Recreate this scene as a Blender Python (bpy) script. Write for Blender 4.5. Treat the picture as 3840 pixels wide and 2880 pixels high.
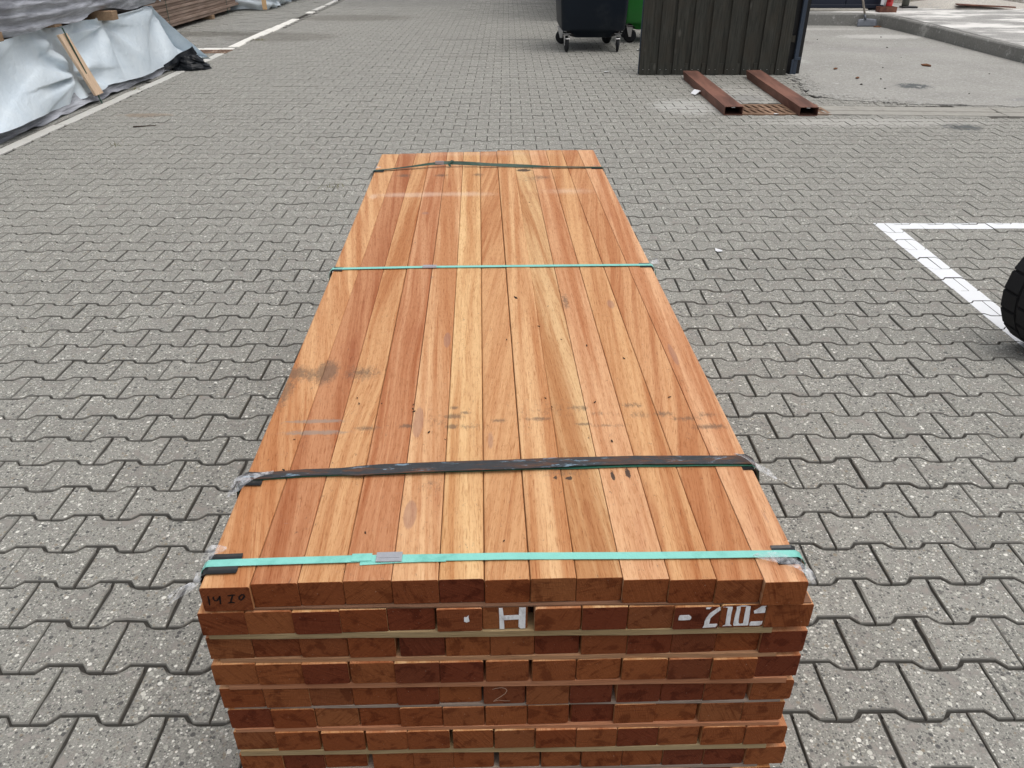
import bpy, bmesh, math, random
import numpy as np
from mathutils import Vector, Matrix, noise as mnoise
R = math.radians
SC = bpy.context.scene
for o in list(bpy.data.objects): bpy.data.objects.remove(o)
COL = SC.collection
random.seed(7)
rng = np.random.default_rng(7)

# ------------------------------------------------------------------ camera, world, sun, exposure
cam = bpy.data.cameras.new('camera'); cam.lens = 27.375; cam.sensor_width = 36; cam.clip_start = .05; cam.clip_end = 600
camo = bpy.data.objects.new('camera', cam); COL.objects.link(camo)
camo.location = (0, 0, 1.5309); camo.rotation_euler = (R(90 - 30.585), 0, 0)
SC.camera = camo
SUN_EL, SUN_AZ = R(74), R(120)          # veiled sun, from the right and a little behind the camera (azimuth from +Y)
w = bpy.data.worlds.new('World'); SC.world = w; w.use_nodes = True
nt = w.node_tree; nt.nodes.clear()
sky = nt.nodes.new('ShaderNodeTexSky'); sky.sky_type = 'NISHITA'; sky.sun_disc = False
sky.sun_elevation = SUN_EL; sky.sun_rotation = SUN_AZ; sky.air_density = 1.0; sky.dust_density = 6.0; sky.ozone_density = 1.0
hs = nt.nodes.new('ShaderNodeHueSaturation'); hs.inputs['Saturation'].default_value = .30
bg = nt.nodes.new('ShaderNodeBackground'); bg.inputs['Strength'].default_value = .15
wo = nt.nodes.new('ShaderNodeOutputWorld')
nt.links.new(sky.outputs[0], hs.inputs['Color']); nt.links.new(hs.outputs[0], bg.inputs['Color']); nt.links.new(bg.outputs[0], wo.inputs['Surface'])
sl = bpy.data.lights.new('sun', 'SUN'); sl.energy = .75; sl.angle = R(110); sl.color = (1, .97, .93)
so = bpy.data.objects.new('sun', sl); COL.objects.link(so)
sd = Vector((math.sin(SUN_AZ) * math.cos(SUN_EL), math.cos(SUN_AZ) * math.cos(SUN_EL), math.sin(SUN_EL)))
so.rotation_euler = (-sd).to_track_quat('-Z', 'Y').to_euler(); so.location = (0, 5, 12)
SC.view_settings.view_transform = 'Standard'; SC.view_settings.look = 'None'
SC.view_settings.exposure = 0.0; SC.view_settings.gamma = 1; SC.view_settings.use_curve_mapping = False

# ------------------------------------------------------------------ measured data (metres, in the frame of the timber pack)
FRONT_JOINTS=[(-0.4553, 0.0041), (-0.3807, 0.0042), (-0.3109, 0.0129), (-0.2434, 0.0123), (-0.1708, 0.0106), (-0.1002, 0.0109), (-0.0314, 0.0084), (0.038, 0.0058), (0.1078, 0.0052), (0.1775, 0.0036), (0.2472, -0.0019), (0.3181, -0.0045), (0.3884, -0.0108), (0.4555, -0.0152)]
FAR_JOINTS=[(-0.4558, 2.5185), (-0.3731, 2.5387), (-0.3003, 2.5439), (-0.2471, 2.5498), (-0.1758, 2.5551), (-0.1081, 2.5605), (-0.0362, 2.5578), (0.038, 2.571), (0.1065, 2.5765), (0.1773, 2.582), (0.2539, 2.5792), (0.3203, 2.5768), (0.3908, 2.5742), (0.4602, 2.5636)]
LAYER_X={1: [(-0.4685, -0.3976), (-0.3976, -0.3256), (-0.3256, -0.2535), (-0.2535, -0.1819), (-0.1815, -0.1093), (-0.106, -0.0357), (-0.0352, 0.0344), (0.0447, 0.1163), (0.118, 0.1881), (0.1901, 0.2597), (0.2597, 0.331), (0.3322, 0.4014), (0.4022, 0.4747)], 2: [(-0.4694, -0.4005), (-0.3993, -0.3258), (-0.325, -0.2501), (-0.248, -0.1745), (-0.1674, -0.0963), (-0.0951, -0.0246), (-0.0241, 0.0452), (0.046, 0.117), (0.1203, 0.1931), (0.1935, 0.2636), (0.264, 0.3346), (0.3354, 0.4047), (0.4059, 0.4782)], 3: [(-0.4721, -0.4015), (-0.4007, -0.3272), (-0.3268, -0.2536), (-0.2502, -0.1789), (-0.1785, -0.1066), (-0.1062, -0.0362), (-0.0323, 0.0365), (0.0426, 0.1134), (0.1147, 0.1861), (0.1887, 0.2626), (0.2635, 0.3327), (0.334, 0.407), (0.407, 0.4784)], 4: [(-0.4705, -0.4009), (-0.3996, -0.3252), (-0.3252, -0.2543), (-0.2539, -0.1808), (-0.1808, -0.1112), (-0.1108, -0.0404), (-0.0373, 0.0323), (0.034, 0.1053), (0.1062, 0.1771), (0.1855, 0.2581), (0.2594, 0.3308), (0.3312, 0.4029), (0.4091, 0.4796)], 5: [(-0.4678, -0.3962), (-0.3953, -0.3229), (-0.3215, -0.2503), (-0.2476, -0.1793), (-0.1793, -0.1077), (-0.1067, -0.0366), (-0.0348, 0.0359), (0.0364, 0.1066), (0.1111, 0.1836), (0.1841, 0.2538), (0.2538, 0.3258), (0.3308, 0.4028), (0.4028, 0.4744)], 6: [(-0.4682, -0.3964), (-0.3959, -0.3224), (-0.3173, -0.2445), (-0.2404, -0.1705), (-0.1705, -0.0978), (-0.0922, -0.0223), (-0.0205, 0.049), (0.0509, 0.1207), (0.1212, 0.1916), (0.1925, 0.2633), (0.2638, 0.3342), (0.3393, 0.4143), (0.4152, 0.487)], 7: [(-0.4683, -0.3953), (-0.3939, -0.3224), (-0.321, -0.2475), (-0.2361, -0.1642), (-0.1642, -0.0936), (-0.0936, -0.0217), (-0.0126, 0.0594), (0.0622, 0.1313), (0.1342, 0.2057), (0.2062, 0.2777), (0.2786, 0.3506), (0.3521, 0.4235), (0.4264, 0.497)]}
SPOTS=[(-0.4398, 0.6469, 0.0234, 0.0338, 0.9, 0), (-0.4066, 0.6399, 0.0262, 0.0299, 0.7, 0), (-0.3736, 0.6504, 0.0187, 0.0489, 1.2, 0), (-0.2971, 0.6441, 0.0322, 0.0337, 0.65, 0), (-0.4446, 0.5736, 0.0112, 0.0683, 0.8, 0), (-0.359, 0.4528, 0.058, 0.0067, 0.8, 1), (-0.3571, 0.4132, 0.0619, 0.0083, 0.75, 1), (-0.2585, 0.4254, 0.0209, 0.0084, 0.8, 0), (-0.1809, 0.4291, 0.0115, 0.0066, 1, 0), (-0.0905, 0.4603, 0.015, 0.0088, 1, 0), (-0.092, 0.424, 0.0104, 0.0085, 1, 0), (-0.0886, 0.4922, 0.0087, 0.0061, 0.9, 0), (-0.0667, 0.4733, 0.0086, 0.006, 0.9, 0), (-0.0581, 0.4227, 0.0313, 0.0094, 0.4, 0), (-0.0002, 0.4434, 0.0132, 0.0068, 0.8, 0), (0.0793, 0.4444, 0.0212, 0.0077, 0.8, 0), (0.1528, 0.4853, 0.0163, 0.0081, 0.6, 0), (0.1742, 0.4825, 0.0055, 0.0101, 0.9, 0), (0.1674, 0.4238, 0.0115, 0.0057, 0.9, 0), (0.2739, 0.4911, 0.0191, 0.0102, 0.6, 0), (0.2836, 0.4535, 0.0187, 0.0118, 0.5, 0), (0.3324, 0.4546, 0.016, 0.0119, 0.7, 0), (0.3716, 0.4375, 0.0266, 0.0097, 0.6, 0), (0.4142, 0.4054, 0.0261, 0.0093, 0.9, 0), (0.4119, 0.4488, 0.0214, 0.0118, 0.5, 0), (0.2113, 0.4175, 0.0314, 0.0057, 0.5, 0), (0.1987, 0.4615, 0.0322, 0.008, 0.35, 0), (0.1992, 0.2573, 0.0033, 0.0125, 1.6, 2), (0.2276, 0.2617, 0.0043, 0.0134, 1.6, 2), (0.096, 0.2525, 0.0043, 0.0046, 1.3, 2), (0.1212, 0.2523, 0.0066, 0.0054, 1.3, 2), (0.1065, 0.2741, 0.0433, 0.024, 0.45, 0), (-0.1216, 0.2398, 0.0187, 0.023, 0.35, 0), (-0.1594, 0.4425, 0.0105, 0.0544, 1.0, 3), (-0.154, 0.1623, 0.0125, 0.042, 0.8, 3), (-0.1143, 0.7938, 0.0082, 0.0392, 1.0, 3), (0.4048, 0.7019, 0.0085, 0.0656, 0.7, 3), (0.3018, 0.9813, 0.0138, 0.04, 0.6, 3), (-0.017, 0.3754, 0.0102, 0.0552, 0.5, 3), (0.1859, 1.0022, 0.0084, 0.0509, 0.7, 0), (-0.2214, 1.7346, 0.0236, 0.0287, 0.5, 3), (-0.1698, 1.1755, 0.0192, 0.0269, 0.4, 3), (0.4355, 0.1338, 0.0089, 0.0412, 0.4, 3), (-0.4202, 1.9315, 0.0135, 0.0291, 0.9, 4), (-0.2678, 1.9484, 0.1647, 0.0295, 0.8, 4), (-0.0936, 1.9485, 0.1166, 0.0296, 0.7, 4), (0.2889, 1.974, 0.118, 0.0403, 0.5, 4), (-0.0346, 2.5234, 0.4336, 0.0454, 0.4, 4), (-0.3321, 2.2018, 0.0229, 0.0227, 0.8, 0), (-0.1861, 2.1965, 0.0208, 0.0226, 0.8, 0), (-0.0454, 2.2026, 0.0168, 0.0229, 0.7, 0), (0.141, 2.2612, 0.0276, 0.0196, 1.4, 2), (0.1606, 2.1393, 0.0412, 0.0519, 0.4, 0), (0.203, 2.1561, 0.0415, 0.0298, 0.6, 0), (0.103, 0.475, 0.0646, 0.041, 0.25, 0), (-0.1163, 0.4439, 0.0317, 0.0392, 0.25, 0)]
CRUMBS=[(0.0581, 1.0254), (0.1067, 0.8566), (0.0263, 0.7887), (0.1555, 0.7839), (0.2135, 0.3607), (0.289, 0.6871), (0.2119, 0.7521), (0.3562, 0.5162), (-0.2914, 0.5357), (-0.2847, 0.5147), (-0.2383, 0.513), (-0.1734, 0.5054), (-0.1734, 0.4902), (-0.1699, 0.48), (0.0983, 0.5214), (0.1093, 0.4869), (-0.1362, 0.4033), (-0.3008, 0.285), (-0.3902, 0.2923), (-0.2228, 0.1185), (-0.3906, 0.3891), (0.1985, 0.5021), (0.0006, 0.0914), (0.1383, 0.971), (0.1387, 1.8392), (-0.1034, 0.3785)]
NUMERALS=[[(0.2679, 0.6144), (0.2699, 0.6151), (0.2824, 0.6151), (0.2862, 0.6114), (0.2867, 0.6085), (0.2853, 0.6047), (0.2745, 0.604), (0.2673, 0.6045), (0.2667, 0.6085)], [(0.3084, 0.6342), (0.3179, 0.6342), (0.3155, 0.6307), (0.3127, 0.6267), (0.3076, 0.627), (0.307, 0.629)], [(0.3294, 0.6317), (0.3301, 0.6238), (0.3218, 0.6144), (0.3168, 0.6073), (0.3165, 0.6002), (0.3165, 0.594), (0.3291, 0.594), (0.3291, 0.5906), (0.3267, 0.587), (0.307, 0.5863), (0.3087, 0.5918), (0.3085, 0.6002), (0.3101, 0.6073), (0.3146, 0.6179), (0.3205, 0.6238), (0.3264, 0.6296)], [(0.3336, 0.6342), (0.348, 0.6345), (0.3485, 0.6284), (0.3482, 0.6132), (0.349, 0.593), (0.3525, 0.5888), (0.3379, 0.5886), (0.342, 0.5916), (0.3414, 0.6049), (0.341, 0.6284), (0.3366, 0.6302)], [(0.3543, 0.6342), (0.3762, 0.6342), (0.3766, 0.6214), (0.3784, 0.5882), (0.3556, 0.5882), (0.3544, 0.5918), (0.3544, 0.6132), (0.3552, 0.6249)], [(0.3787, 0.6342), (0.3978, 0.6342), (0.4009, 0.6307), (0.3984, 0.6255), (0.4002, 0.6249), (0.4005, 0.6156), (0.3839, 0.6148), (0.3826, 0.6202), (0.3878, 0.6243), (0.3934, 0.6307), (0.3799, 0.6321)], [(0.3813, 0.5968), (0.3997, 0.5973), (0.3995, 0.5906), (0.3962, 0.588), (0.3801, 0.588), (0.3801, 0.5936)]]
ZERO_HOLE=[(0.3606, 0.6321), (0.3691, 0.6321), (0.369, 0.6167), (0.3696, 0.5932), (0.3642, 0.5924), (0.3621, 0.5954), (0.3611, 0.6108), (0.3614, 0.6226)]
LETTER_H=[[(-0.0101, 0.6304), (-0.0043, 0.6304), (-0.0028, 0.6126), (-0.0018, 0.5835), (-0.0092, 0.5835), (-0.0096, 0.612)], [(-0.0039, 0.6136), (0.0228, 0.6145), (0.0229, 0.6049), (-0.0035, 0.604)], [(0.0211, 0.6304), (0.0312, 0.6304), (0.0309, 0.612), (0.0307, 0.5845), (0.0236, 0.5822), (0.0201, 0.5878), (0.0205, 0.612)]]
DIAMOND=[[(-0.0637, 0.6145), (-0.0594, 0.6152), (-0.0564, 0.619), (-0.0569, 0.6145), (-0.0556, 0.6056), (-0.0598, 0.6033), (-0.064, 0.6056)]]
MARKER=[[(-0.4437, 0.6678), (-0.4438, 0.6587), (-0.4447, 0.6485)], [(-0.4359, 0.6663), (-0.4366, 0.6617), (-0.4352, 0.6577), (-0.4313, 0.6584), (-0.4282, 0.6632), (-0.4264, 0.6678), (-0.4272, 0.6602), (-0.4282, 0.6504)], [(-0.415, 0.6669), (-0.4086, 0.6684), (-0.4028, 0.6687)], [(-0.4068, 0.6684), (-0.41, 0.6608), (-0.4127, 0.6531)], [(-0.4168, 0.6522), (-0.4118, 0.6535), (-0.4066, 0.6528)], [(-0.3951, 0.6678), (-0.3979, 0.6645), (-0.3988, 0.6596), (-0.3969, 0.6577), (-0.3934, 0.6602), (-0.3899, 0.6657), (-0.3907, 0.6684), (-0.3937, 0.6687), (-0.3951, 0.6678)]]
CHALK=[[(-0.0225, 0.4412), (-0.0171, 0.4434), (-0.0074, 0.4449), (-0.0006, 0.4423), (0.0018, 0.4368), (-0.0014, 0.4294), (-0.01, 0.4212), (-0.0186, 0.4137), (-0.0211, 0.4107), (-0.0125, 0.4137), (-0.0027, 0.4114), (0.0072, 0.4107)]]
STRAP1=[(-0.4562, 0.0534), (-0.3251, 0.056), (-0.2272, 0.0572), (-0.1037, 0.0555), (0.0037, 0.0546), (0.2108, 0.0482), (0.4602, 0.042)]
STRAP2=[(-0.4474, 0.267), (-0.3507, 0.275), (-0.2539, 0.2754), (-0.0852, 0.2794), (0.0107, 0.2807), (0.1464, 0.287), (0.2539, 0.2888), (0.4633, 0.2835)]
STRAP3=[(-0.4469, 1.2406), (-0.1885, 1.2451), (0.0403, 1.2428), (0.2701, 1.2404), (0.4624, 1.2375)]
STRAP4=[(-0.4528, 2.2602), (-0.3546, 2.2839), (-0.2496, 2.3079), (-0.1749, 2.3172), (-0.0887, 2.314), (0.073, 2.3041), (0.2335, 2.2862), (0.4643, 2.2777)]

# ------------------------------------------------------------------ node helpers
class NT:
    def __init__(s, name):
        s.m = bpy.data.materials.new(name); s.m.use_nodes = True; s.t = s.m.node_tree; s.t.nodes.clear()
        s.out = s.n('ShaderNodeOutputMaterial'); s.b = s.n('ShaderNodeBsdfPrincipled'); s.l(s.b.outputs[0], s.out.inputs['Surface'])
    def n(s, t, **k):
        x = s.t.nodes.new(t)
        for a, v in k.items(): setattr(x, a, v)
        return x
    def l(s, a, b): s.t.links.new(a, b)
    def set(s, inp, v):
        if hasattr(v, 'is_linked') or isinstance(v, bpy.types.NodeSocket): s.l(v, inp)
        else:
            if isinstance(v, tuple) and len(v) == 3 and inp.type == 'RGBA': v = v + (1,)
            inp.default_value = v
    def math(s, op, a, b=None, c=None, clamp=False):
        x = s.n('ShaderNodeMath', operation=op, use_clamp=clamp); s.set(x.inputs[0], a)
        if b is not None: s.set(x.inputs[1], b)
        if c is not None: s.set(x.inputs[2], c)
        return x.outputs[0]
    def vm(s, op, a, b=None):
        x = s.n('ShaderNodeVectorMath', operation=op); s.set(x.inputs[0], a)
        if b is not None: s.set(x.inputs[1] if op != 'SCALE' else x.inputs['Scale'], b)
        return x.outputs[0]
    def mix(s, f, a, b, mode='MIX'):
        x = s.n('ShaderNodeMix', data_type='RGBA', blend_type=mode); s.set(x.inputs[0], f); s.set(x.inputs[6], a); s.set(x.inputs[7], b); return x.outputs[2]
    def noise(s, v, scale, detail=3, rough=.55, dist=0, col=False):
        x = s.n('ShaderNodeTexNoise'); s.l(v, x.inputs['Vector']); x.inputs['Scale'].default_value = scale; x.inputs['Detail'].default_value = detail
        x.inputs['Roughness'].default_value = rough; x.inputs['Distortion'].default_value = dist; return x.outputs['Color' if col else 'Fac']
    def mr(s, v, a, b, c=0, d=1, smooth=True):
        x = s.n('ShaderNodeMapRange'); x.interpolation_type = 'SMOOTHSTEP' if smooth else 'LINEAR'
        s.set(x.inputs['Value'], v)
        for i, q in zip(('From Min', 'From Max', 'To Min', 'To Max'), (a, b, c, d)): s.set(x.inputs[i], q)
        return x.outputs[0]
    def ramp(s, f, stops, mode='LINEAR'):
        x = s.n('ShaderNodeValToRGB'); x.color_ramp.interpolation = mode; s.l(f, x.inputs[0]); e = x.color_ramp.elements
        while len(e) < len(stops): e.new(.5)
        for i, (p, c) in enumerate(stops): e[i].position = p; e[i].color = tuple(c) + (1,)
        return x.outputs[0]
    def geo(s): return s.n('ShaderNodeNewGeometry').outputs['Position']
    def obj(s, o=None):
        x = s.n('ShaderNodeTexCoord')
        if o: x.object = o
        return x.outputs['Object']
    def scale(s, v, xyz): return s.vm('MULTIPLY', v, xyz)
    def bump(s, h, st, dist=.01):
        x = s.n('ShaderNodeBump'); x.inputs['Strength'].default_value = st; x.inputs['Distance'].default_value = dist; s.l(h, x.inputs['Height']); s.l(x.outputs[0], s.b.inputs['Normal'])
    def fin(s, col=None, rough=.7, spec=.3, metal=0):
        if col is not None: s.set(s.b.inputs['Base Color'], col)
        s.set(s.b.inputs['Roughness'], rough); s.b.inputs['Specular IOR Level'].default_value = spec; s.set(s.b.inputs['Metallic'], metal); return s.m
    def spot(s, v, x, y, rx, ry):
        mp = s.n('ShaderNodeMapping', vector_type='TEXTURE'); mp.inputs['Location'].default_value = (x, y, 0); mp.inputs['Scale'].default_value = (rx, ry, 1e3)
        s.l(v, mp.inputs['Vector']); g = s.n('ShaderNodeTexGradient', gradient_type='SPHERICAL'); s.l(mp.outputs[0], g.inputs[0]); return g.outputs['Fac']

def simple(name, col, rough=.6, spec=.3, metal=0, var=.25, scale=12, bump=.15, dirt=None):
    N = NT(name); v = N.obj(); n = N.noise(v, scale, 5, .6)
    c = N.mix(n, tuple(x * (1 - var) for x in col), tuple(min(1, x * (1 + var)) for x in col))
    if dirt:
        d = N.mr(N.noise(v, scale * .35, 6, .7), .5, .72); c = N.mix(N.math('MULTIPLY', d, .7), c, dirt)
    N.bump(N.noise(v, scale * 6, 3), bump, .003)
    return N.fin(c, rough, spec, metal)

# ------------------------------------------------------------------ mesh helpers
def mesh(name, verts, faces, mats=(), smooth=False):
    me = bpy.data.meshes.new(name); me.from_pydata([tuple(v) for v in verts], [], faces)
    for m in (mats if isinstance(mats, (list, tuple)) else [mats]): me.materials.append(m)
    if smooth: me.polygons.foreach_set('use_smooth', [True] * len(me.polygons))
    me.update(); return me
def link(name, me, parent=None, loc=None, rot=None):
    o = bpy.data.objects.new(name, me); COL.objects.link(o)
    if parent: o.parent = parent
    if loc is not None: o.location = loc
    if rot is not None: o.rotation_euler = rot
    return o
def bm_obj(name, bm, mats, parent=None, loc=None, rot=None, smooth=False):
    bmesh.ops.recalc_face_normals(bm, faces=bm.faces)
    me = bpy.data.meshes.new(name); bm.to_mesh(me); bm.free()
    for m in (mats if isinstance(mats, (list, tuple)) else [mats]): me.materials.append(m)
    if smooth: me.polygons.foreach_set('use_smooth', [True] * len(me.polygons))
    return link(name, me, parent, loc, rot)
def thing(name, label, cat, loc=(0, 0, 0), rz=0, group=None):
    o = link(name, None, None, loc, (0, 0, rz)); o.empty_display_size = .1; return tag(o, label, cat, group)
def tag(o, label, cat, group=None):
    o['label'] = label; o['category'] = cat
    if group: o['group'] = group
    return o
def struct(o): o['kind'] = 'structure'; return o
def stuff(o): o['kind'] = 'stuff'; return o
def box(bm, x0, x1, y0, y1, z0, z1, bev=0, seg=1, mat=0):
    vs = [bm.verts.new((x, y, z)) for z in (z0, z1) for y in (y0, y1) for x in (x0, x1)]
    fs = [bm.faces.new([vs[i] for i in f]) for f in ((0, 2, 3, 1), (4, 5, 7, 6), (0, 1, 5, 4), (2, 6, 7, 3), (0, 4, 6, 2), (1, 3, 7, 5))]
    for f in fs: f.material_index = mat
    if bev:
        es = list({e for f in fs for e in f.edges}); bmesh.ops.bevel(bm, geom=es, offset=bev, segments=seg, affect='EDGES', profile=.6)
    return fs
def box_obj(name, m, parent, x0, x1, y0, y1, z0, z1, bev=0, seg=1):
    bm = bmesh.new(); box(bm, x0, x1, y0, y1, z0, z1, bev, seg); return bm_obj(name, bm, m, parent)
def cyl(bm, a, b, r0, r1=None, n=16, cap=True):
    r1 = r0 if r1 is None else r1; a = Vector(a); b = Vector(b); d = (b - a).normalized(); q = d.to_track_quat('Z', 'Y')
    A = [bm.verts.new(a + q @ Vector((math.cos(2 * math.pi * i / n) * r0, math.sin(2 * math.pi * i / n) * r0, 0))) for i in range(n)]
    B = [bm.verts.new(b + q @ Vector((math.cos(2 * math.pi * i / n) * r1, math.sin(2 * math.pi * i / n) * r1, 0))) for i in range(n)]
    for i in range(n):
        f = bm.faces.new((A[i], A[(i + 1) % n], B[(i + 1) % n], B[i])); f.smooth = True
    if cap: bm.faces.new(A[::-1]); bm.faces.new(B)
def lathe(bm, c, axis, prof, n=32):
    q = Vector(axis).to_track_quat('Z', 'Y'); c = Vector(c); rings = []
    for r, h in prof: rings.append([bm.verts.new(c + q @ Vector((math.cos(2 * math.pi * i / n) * r, math.sin(2 * math.pi * i / n) * r, h))) for i in range(n)])
    for k in range(len(rings) - 1):
        for i in range(n):
            f = bm.faces.new((rings[k][i], rings[k][(i + 1) % n], rings[k + 1][(i + 1) % n], rings[k + 1][i])); f.smooth = True
    return rings
def fbm(x, y, z=0, o=3):
    return mnoise.fractal(Vector((x, y, z)), 1.0, 2.0, o)

# ------------------------------------------------------------------ materials
def stone_material(name, attr, tint=(1, 1, 1), dark=1.0):
    N = NT(name); p = N.geo()
    if attr: a = N.n('ShaderNodeAttribute', attribute_name='tone'); tone = a.outputs['Fac']
    else: tone = N.n('ShaderNodeObjectInfo').outputs['Random']
    base = N.ramp(tone, [(0, (.225 * dark * tint[0], (.223) * dark * tint[1], .204 * dark * tint[2])), (.5, (.292 * dark * tint[0], .290 * dark * tint[1], .268 * dark * tint[2])), (1, (.345 * dark * tint[0], .342 * dark * tint[1], .316 * dark * tint[2]))])
    big = N.noise(p, .9, 4, .6); base = N.mix(N.math('MULTIPLY', N.mr(big, .35, .7), .35), base, (.21 * dark, .205 * dark, .195 * dark))
    fine = N.noise(p, 260, 2, .6); base = N.mix(.62, base, N.mix(fine, (.06, .06, .055), (.52, .517, .48)), 'MIX')
    base = N.mix(N.mr(fine, .42, .60, .18, .0), base, (.09, .088, .085))
    # exposed aggregate: pebbles of two sizes, each with its own colour
    for sc, th, amt in ((190, .46, .72), (118, .42, .8), (74, .38, .85)):
        vo = N.n('ShaderNodeTexVoronoi'); N.l(p, vo.inputs['Vector']); vo.inputs['Scale'].default_value = sc
        sep = N.n('ShaderNodeSeparateColor'); N.l(vo.outputs['Color'], sep.inputs[0])
        pc = N.ramp(sep.outputs[0], [(0, (.07, .07, .072)), (.28, (.13, .125, .12)), (.38, (.26, .22, .17)), (.46, (.36, .34, .32)), (.62, (.42, .415, .38)), (.8, (.60, .595, .55)), (.92, (.80, .79, .75)), (1, (.34, .2, .14))], 'CONSTANT')
        on = N.math('GREATER_THAN', sep.outputs[1], .25 if sc > 150 else .50 if sc > 100 else .66)
        rad = N.mr(sep.outputs[2], 0, 1, th * .6, th * 1.15, False)
        m = N.math('MULTIPLY', N.math('LESS_THAN', vo.outputs['Distance'], rad), on)
        base = N.mix(N.math('MULTIPLY', m, amt), base, pc)
    # stains: oil drips on the right, wet dirt at far left, tyre scuffs
    st = N.noise(p, 11, 6, .8)
    def stain(x, y, rx, ry, c, k, base):
        s = N.spot(p, x, y, rx, ry); return N.mix(N.math('MULTIPLY', N.mr(N.math('ADD', s, N.math('MULTIPLY', N.math('SUBTRACT', st, .5), 2.2)), .10, .45), k), base, c)
    for x, y, rx, ry, c, k in ((3.94, 7.03, .22, .2, (.07, .08, .085), .85), (4.38, 8.97, .22, .2, (.08, .085, .09), .8), (-3.6, 13.3, 1.1, .8, (.10, .09, .075), .5), (-4.9, 13.7, 1.5, .45, (.08, .075, .06), .6),
            (-3.0, 16.2, 1.6, .8, (.10, .09, .075), .5), (-2.6, 19.5, 2.5, 1.5, (.15, .15, .145), .4), (.1, 13.0, .5, .12, (.12, .12, .12), .6), (-.65, 11.2, .5, .1, (.14, .13, .12), .5), (-.8, 13.0, .4, .1, (.12, .12, .12), .5), (.2, 19.2, 1.5, .2, (.13, .13, .13), .5),
            (1.7, 7.9, .45, .5, (.5, .5, .49), .55), (2.4, 8.4, .5, .8, (.44, .43, .41), .5), (3.2, 7.2, 1.4, .22, (.46, .45, .43), .6), (-3.4, 7.5, .3, .12, (.23, .15, .09), .5), (2.35, 8.3, .28, .3, (.2, .2, .2), .5)):
        base = stain(x, y, rx, ry, c, k, base)
    # sand and grit: grain gets paler and sandier far away and on the apron side
    N.bump(N.noise(p, 190, 3, .6), .55, .004)
    base = N.mix(1, base, (.985, .98, .95), 'MULTIPLY')
    return N.fin(base, .78, .32)
M = {}
M['paver'] = stone_material('paver_concrete', False)
M['paver_field'] = stone_material('paver_concrete_field', True)
M['side_block'] = stone_material('side_block_concrete', True, (.93, .98, 1.04), .80)
def mk_joint():
    N = NT('joint_sand'); p = N.geo(); n = N.noise(p, 60, 4, .6); N.bump(n, .5, .004)
    return N.fin(N.mix(n, (.030, .028, .025), (.085, .080, .072)), .95, .1)
M['joint'] = mk_joint()
M['dark_chamfer'] = simple('dark_chamfer_concrete', (.195, .190, .172), .95, .1, 0, .4, 25, .3)  # chamfers and sides of the stones, darker than their tops
def mk_paint(name, c, wear):
    N = NT(name); p = N.geo(); n = N.noise(p, 35, 6, .75); f = N.noise(p, 240, 2)
    c2 = N.mix(N.mr(n, .62 - wear, .80 - wear), c, (.42, .42, .41)); c2 = N.mix(N.math('MULTIPLY', f, .22), c2, (.5, .5, .5)); N.bump(f, .4, .003); return N.fin(c2, .7, .3)
M['road_paint'] = mk_paint('white_road_paint', (.80, .82, .84), .0)
M['white_block'] = mk_paint('pale_block', (.56, .55, .51), .08)
M['white_slab'] = mk_paint('white_slab', (.80, .78, .72), .02)
def mk_concrete(name, c0, c1, white=0.0):
    N = NT(name); p = N.geo(); a = N.noise(p, 1.1, 6, .6); b = N.noise(p, 40, 5, .7); f = N.noise(p, 220, 2)
    c = N.mix(N.mr(a, .3, .7), c0, c1); c = N.mix(N.math('MULTIPLY', N.mr(b, .42, .66), .7), c, tuple(x * .6 for x in c0)); c = N.mix(.35, c, N.mix(f, (.1, .1, .095), (.62, .61, .58)))
    vo = N.n('ShaderNodeTexVoronoi'); N.l(p, vo.inputs['Vector']); vo.inputs['Scale'].default_value = 45
    sep = N.n('ShaderNodeSeparateColor'); N.l(vo.outputs['Color'], sep.inputs[0])
    m = N.math('MULTIPLY', N.math('LESS_THAN', vo.outputs['Distance'], .35), N.math('GREATER_THAN', sep.outputs[1], .6))
    c = N.mix(N.math('MULTIPLY', m, .08 if name == 'kerb_concrete' else .5), c, N.mix(sep.outputs[0], (.12, .12, .115), (.75, .74, .71)))
    if not white:
        st = N.noise(p, 11, 6, .8)
        for x, y, rx, ry, cc, k in ((4.38, 8.97, .24, .22, (.07, .08, .085), .85), (5.4, 8.2, .5, .15, (.2, .2, .21), .5), (4.0, 12.6, .8, .3, (.22, .21, .2), .6), (5.2, 11.8, 1.2, .4, (.3, .29, .28), .5), (5.8, 13.3, .9, .35, (.62, .61, .58), .5), (3.6, 10.8, .3, .3, (.6, .6, .57), .3), (4.6, 14.3, 1.7, .22, (.55, .54, .51), .5)):
            s = N.spot(p, x, y, rx, ry); c = N.mix(N.math('MULTIPLY', N.mr(N.math('ADD', s, N.math('MULTIPLY', N.math('SUBTRACT', st, .5), 2.2)), .10, .45), k), c, cc)
    else:
        s = N.noise(N.scale(p, (.9, 2.2, 1)), 1.1, 7, .68); c = N.mix(N.mr(s, .46, .60, 0, .9), c, (.80, .785, .75))
    N.bump(N.math('ADD', b, N.math('MULTIPLY', f, .5)), .5, .01); return N.fin(c, .92, .2)
M['apron'] = mk_concrete('worn_concrete_apron', (.30, .292, .265), (.41, .40, .365))
M['platform'] = mk_concrete('dusty_concrete_platform', (.33, .325, .31), (.45, .44, .42), 1)
M['kerb'] = mk_concrete('kerb_concrete', (.17, .168, .155), (.26, .255, .235), .0)
M['gutter'] = simple('gutter_concrete', (.34, .328, .295), .9, .2, 0, .18, 14, .3, (.2, .19, .17))

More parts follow.
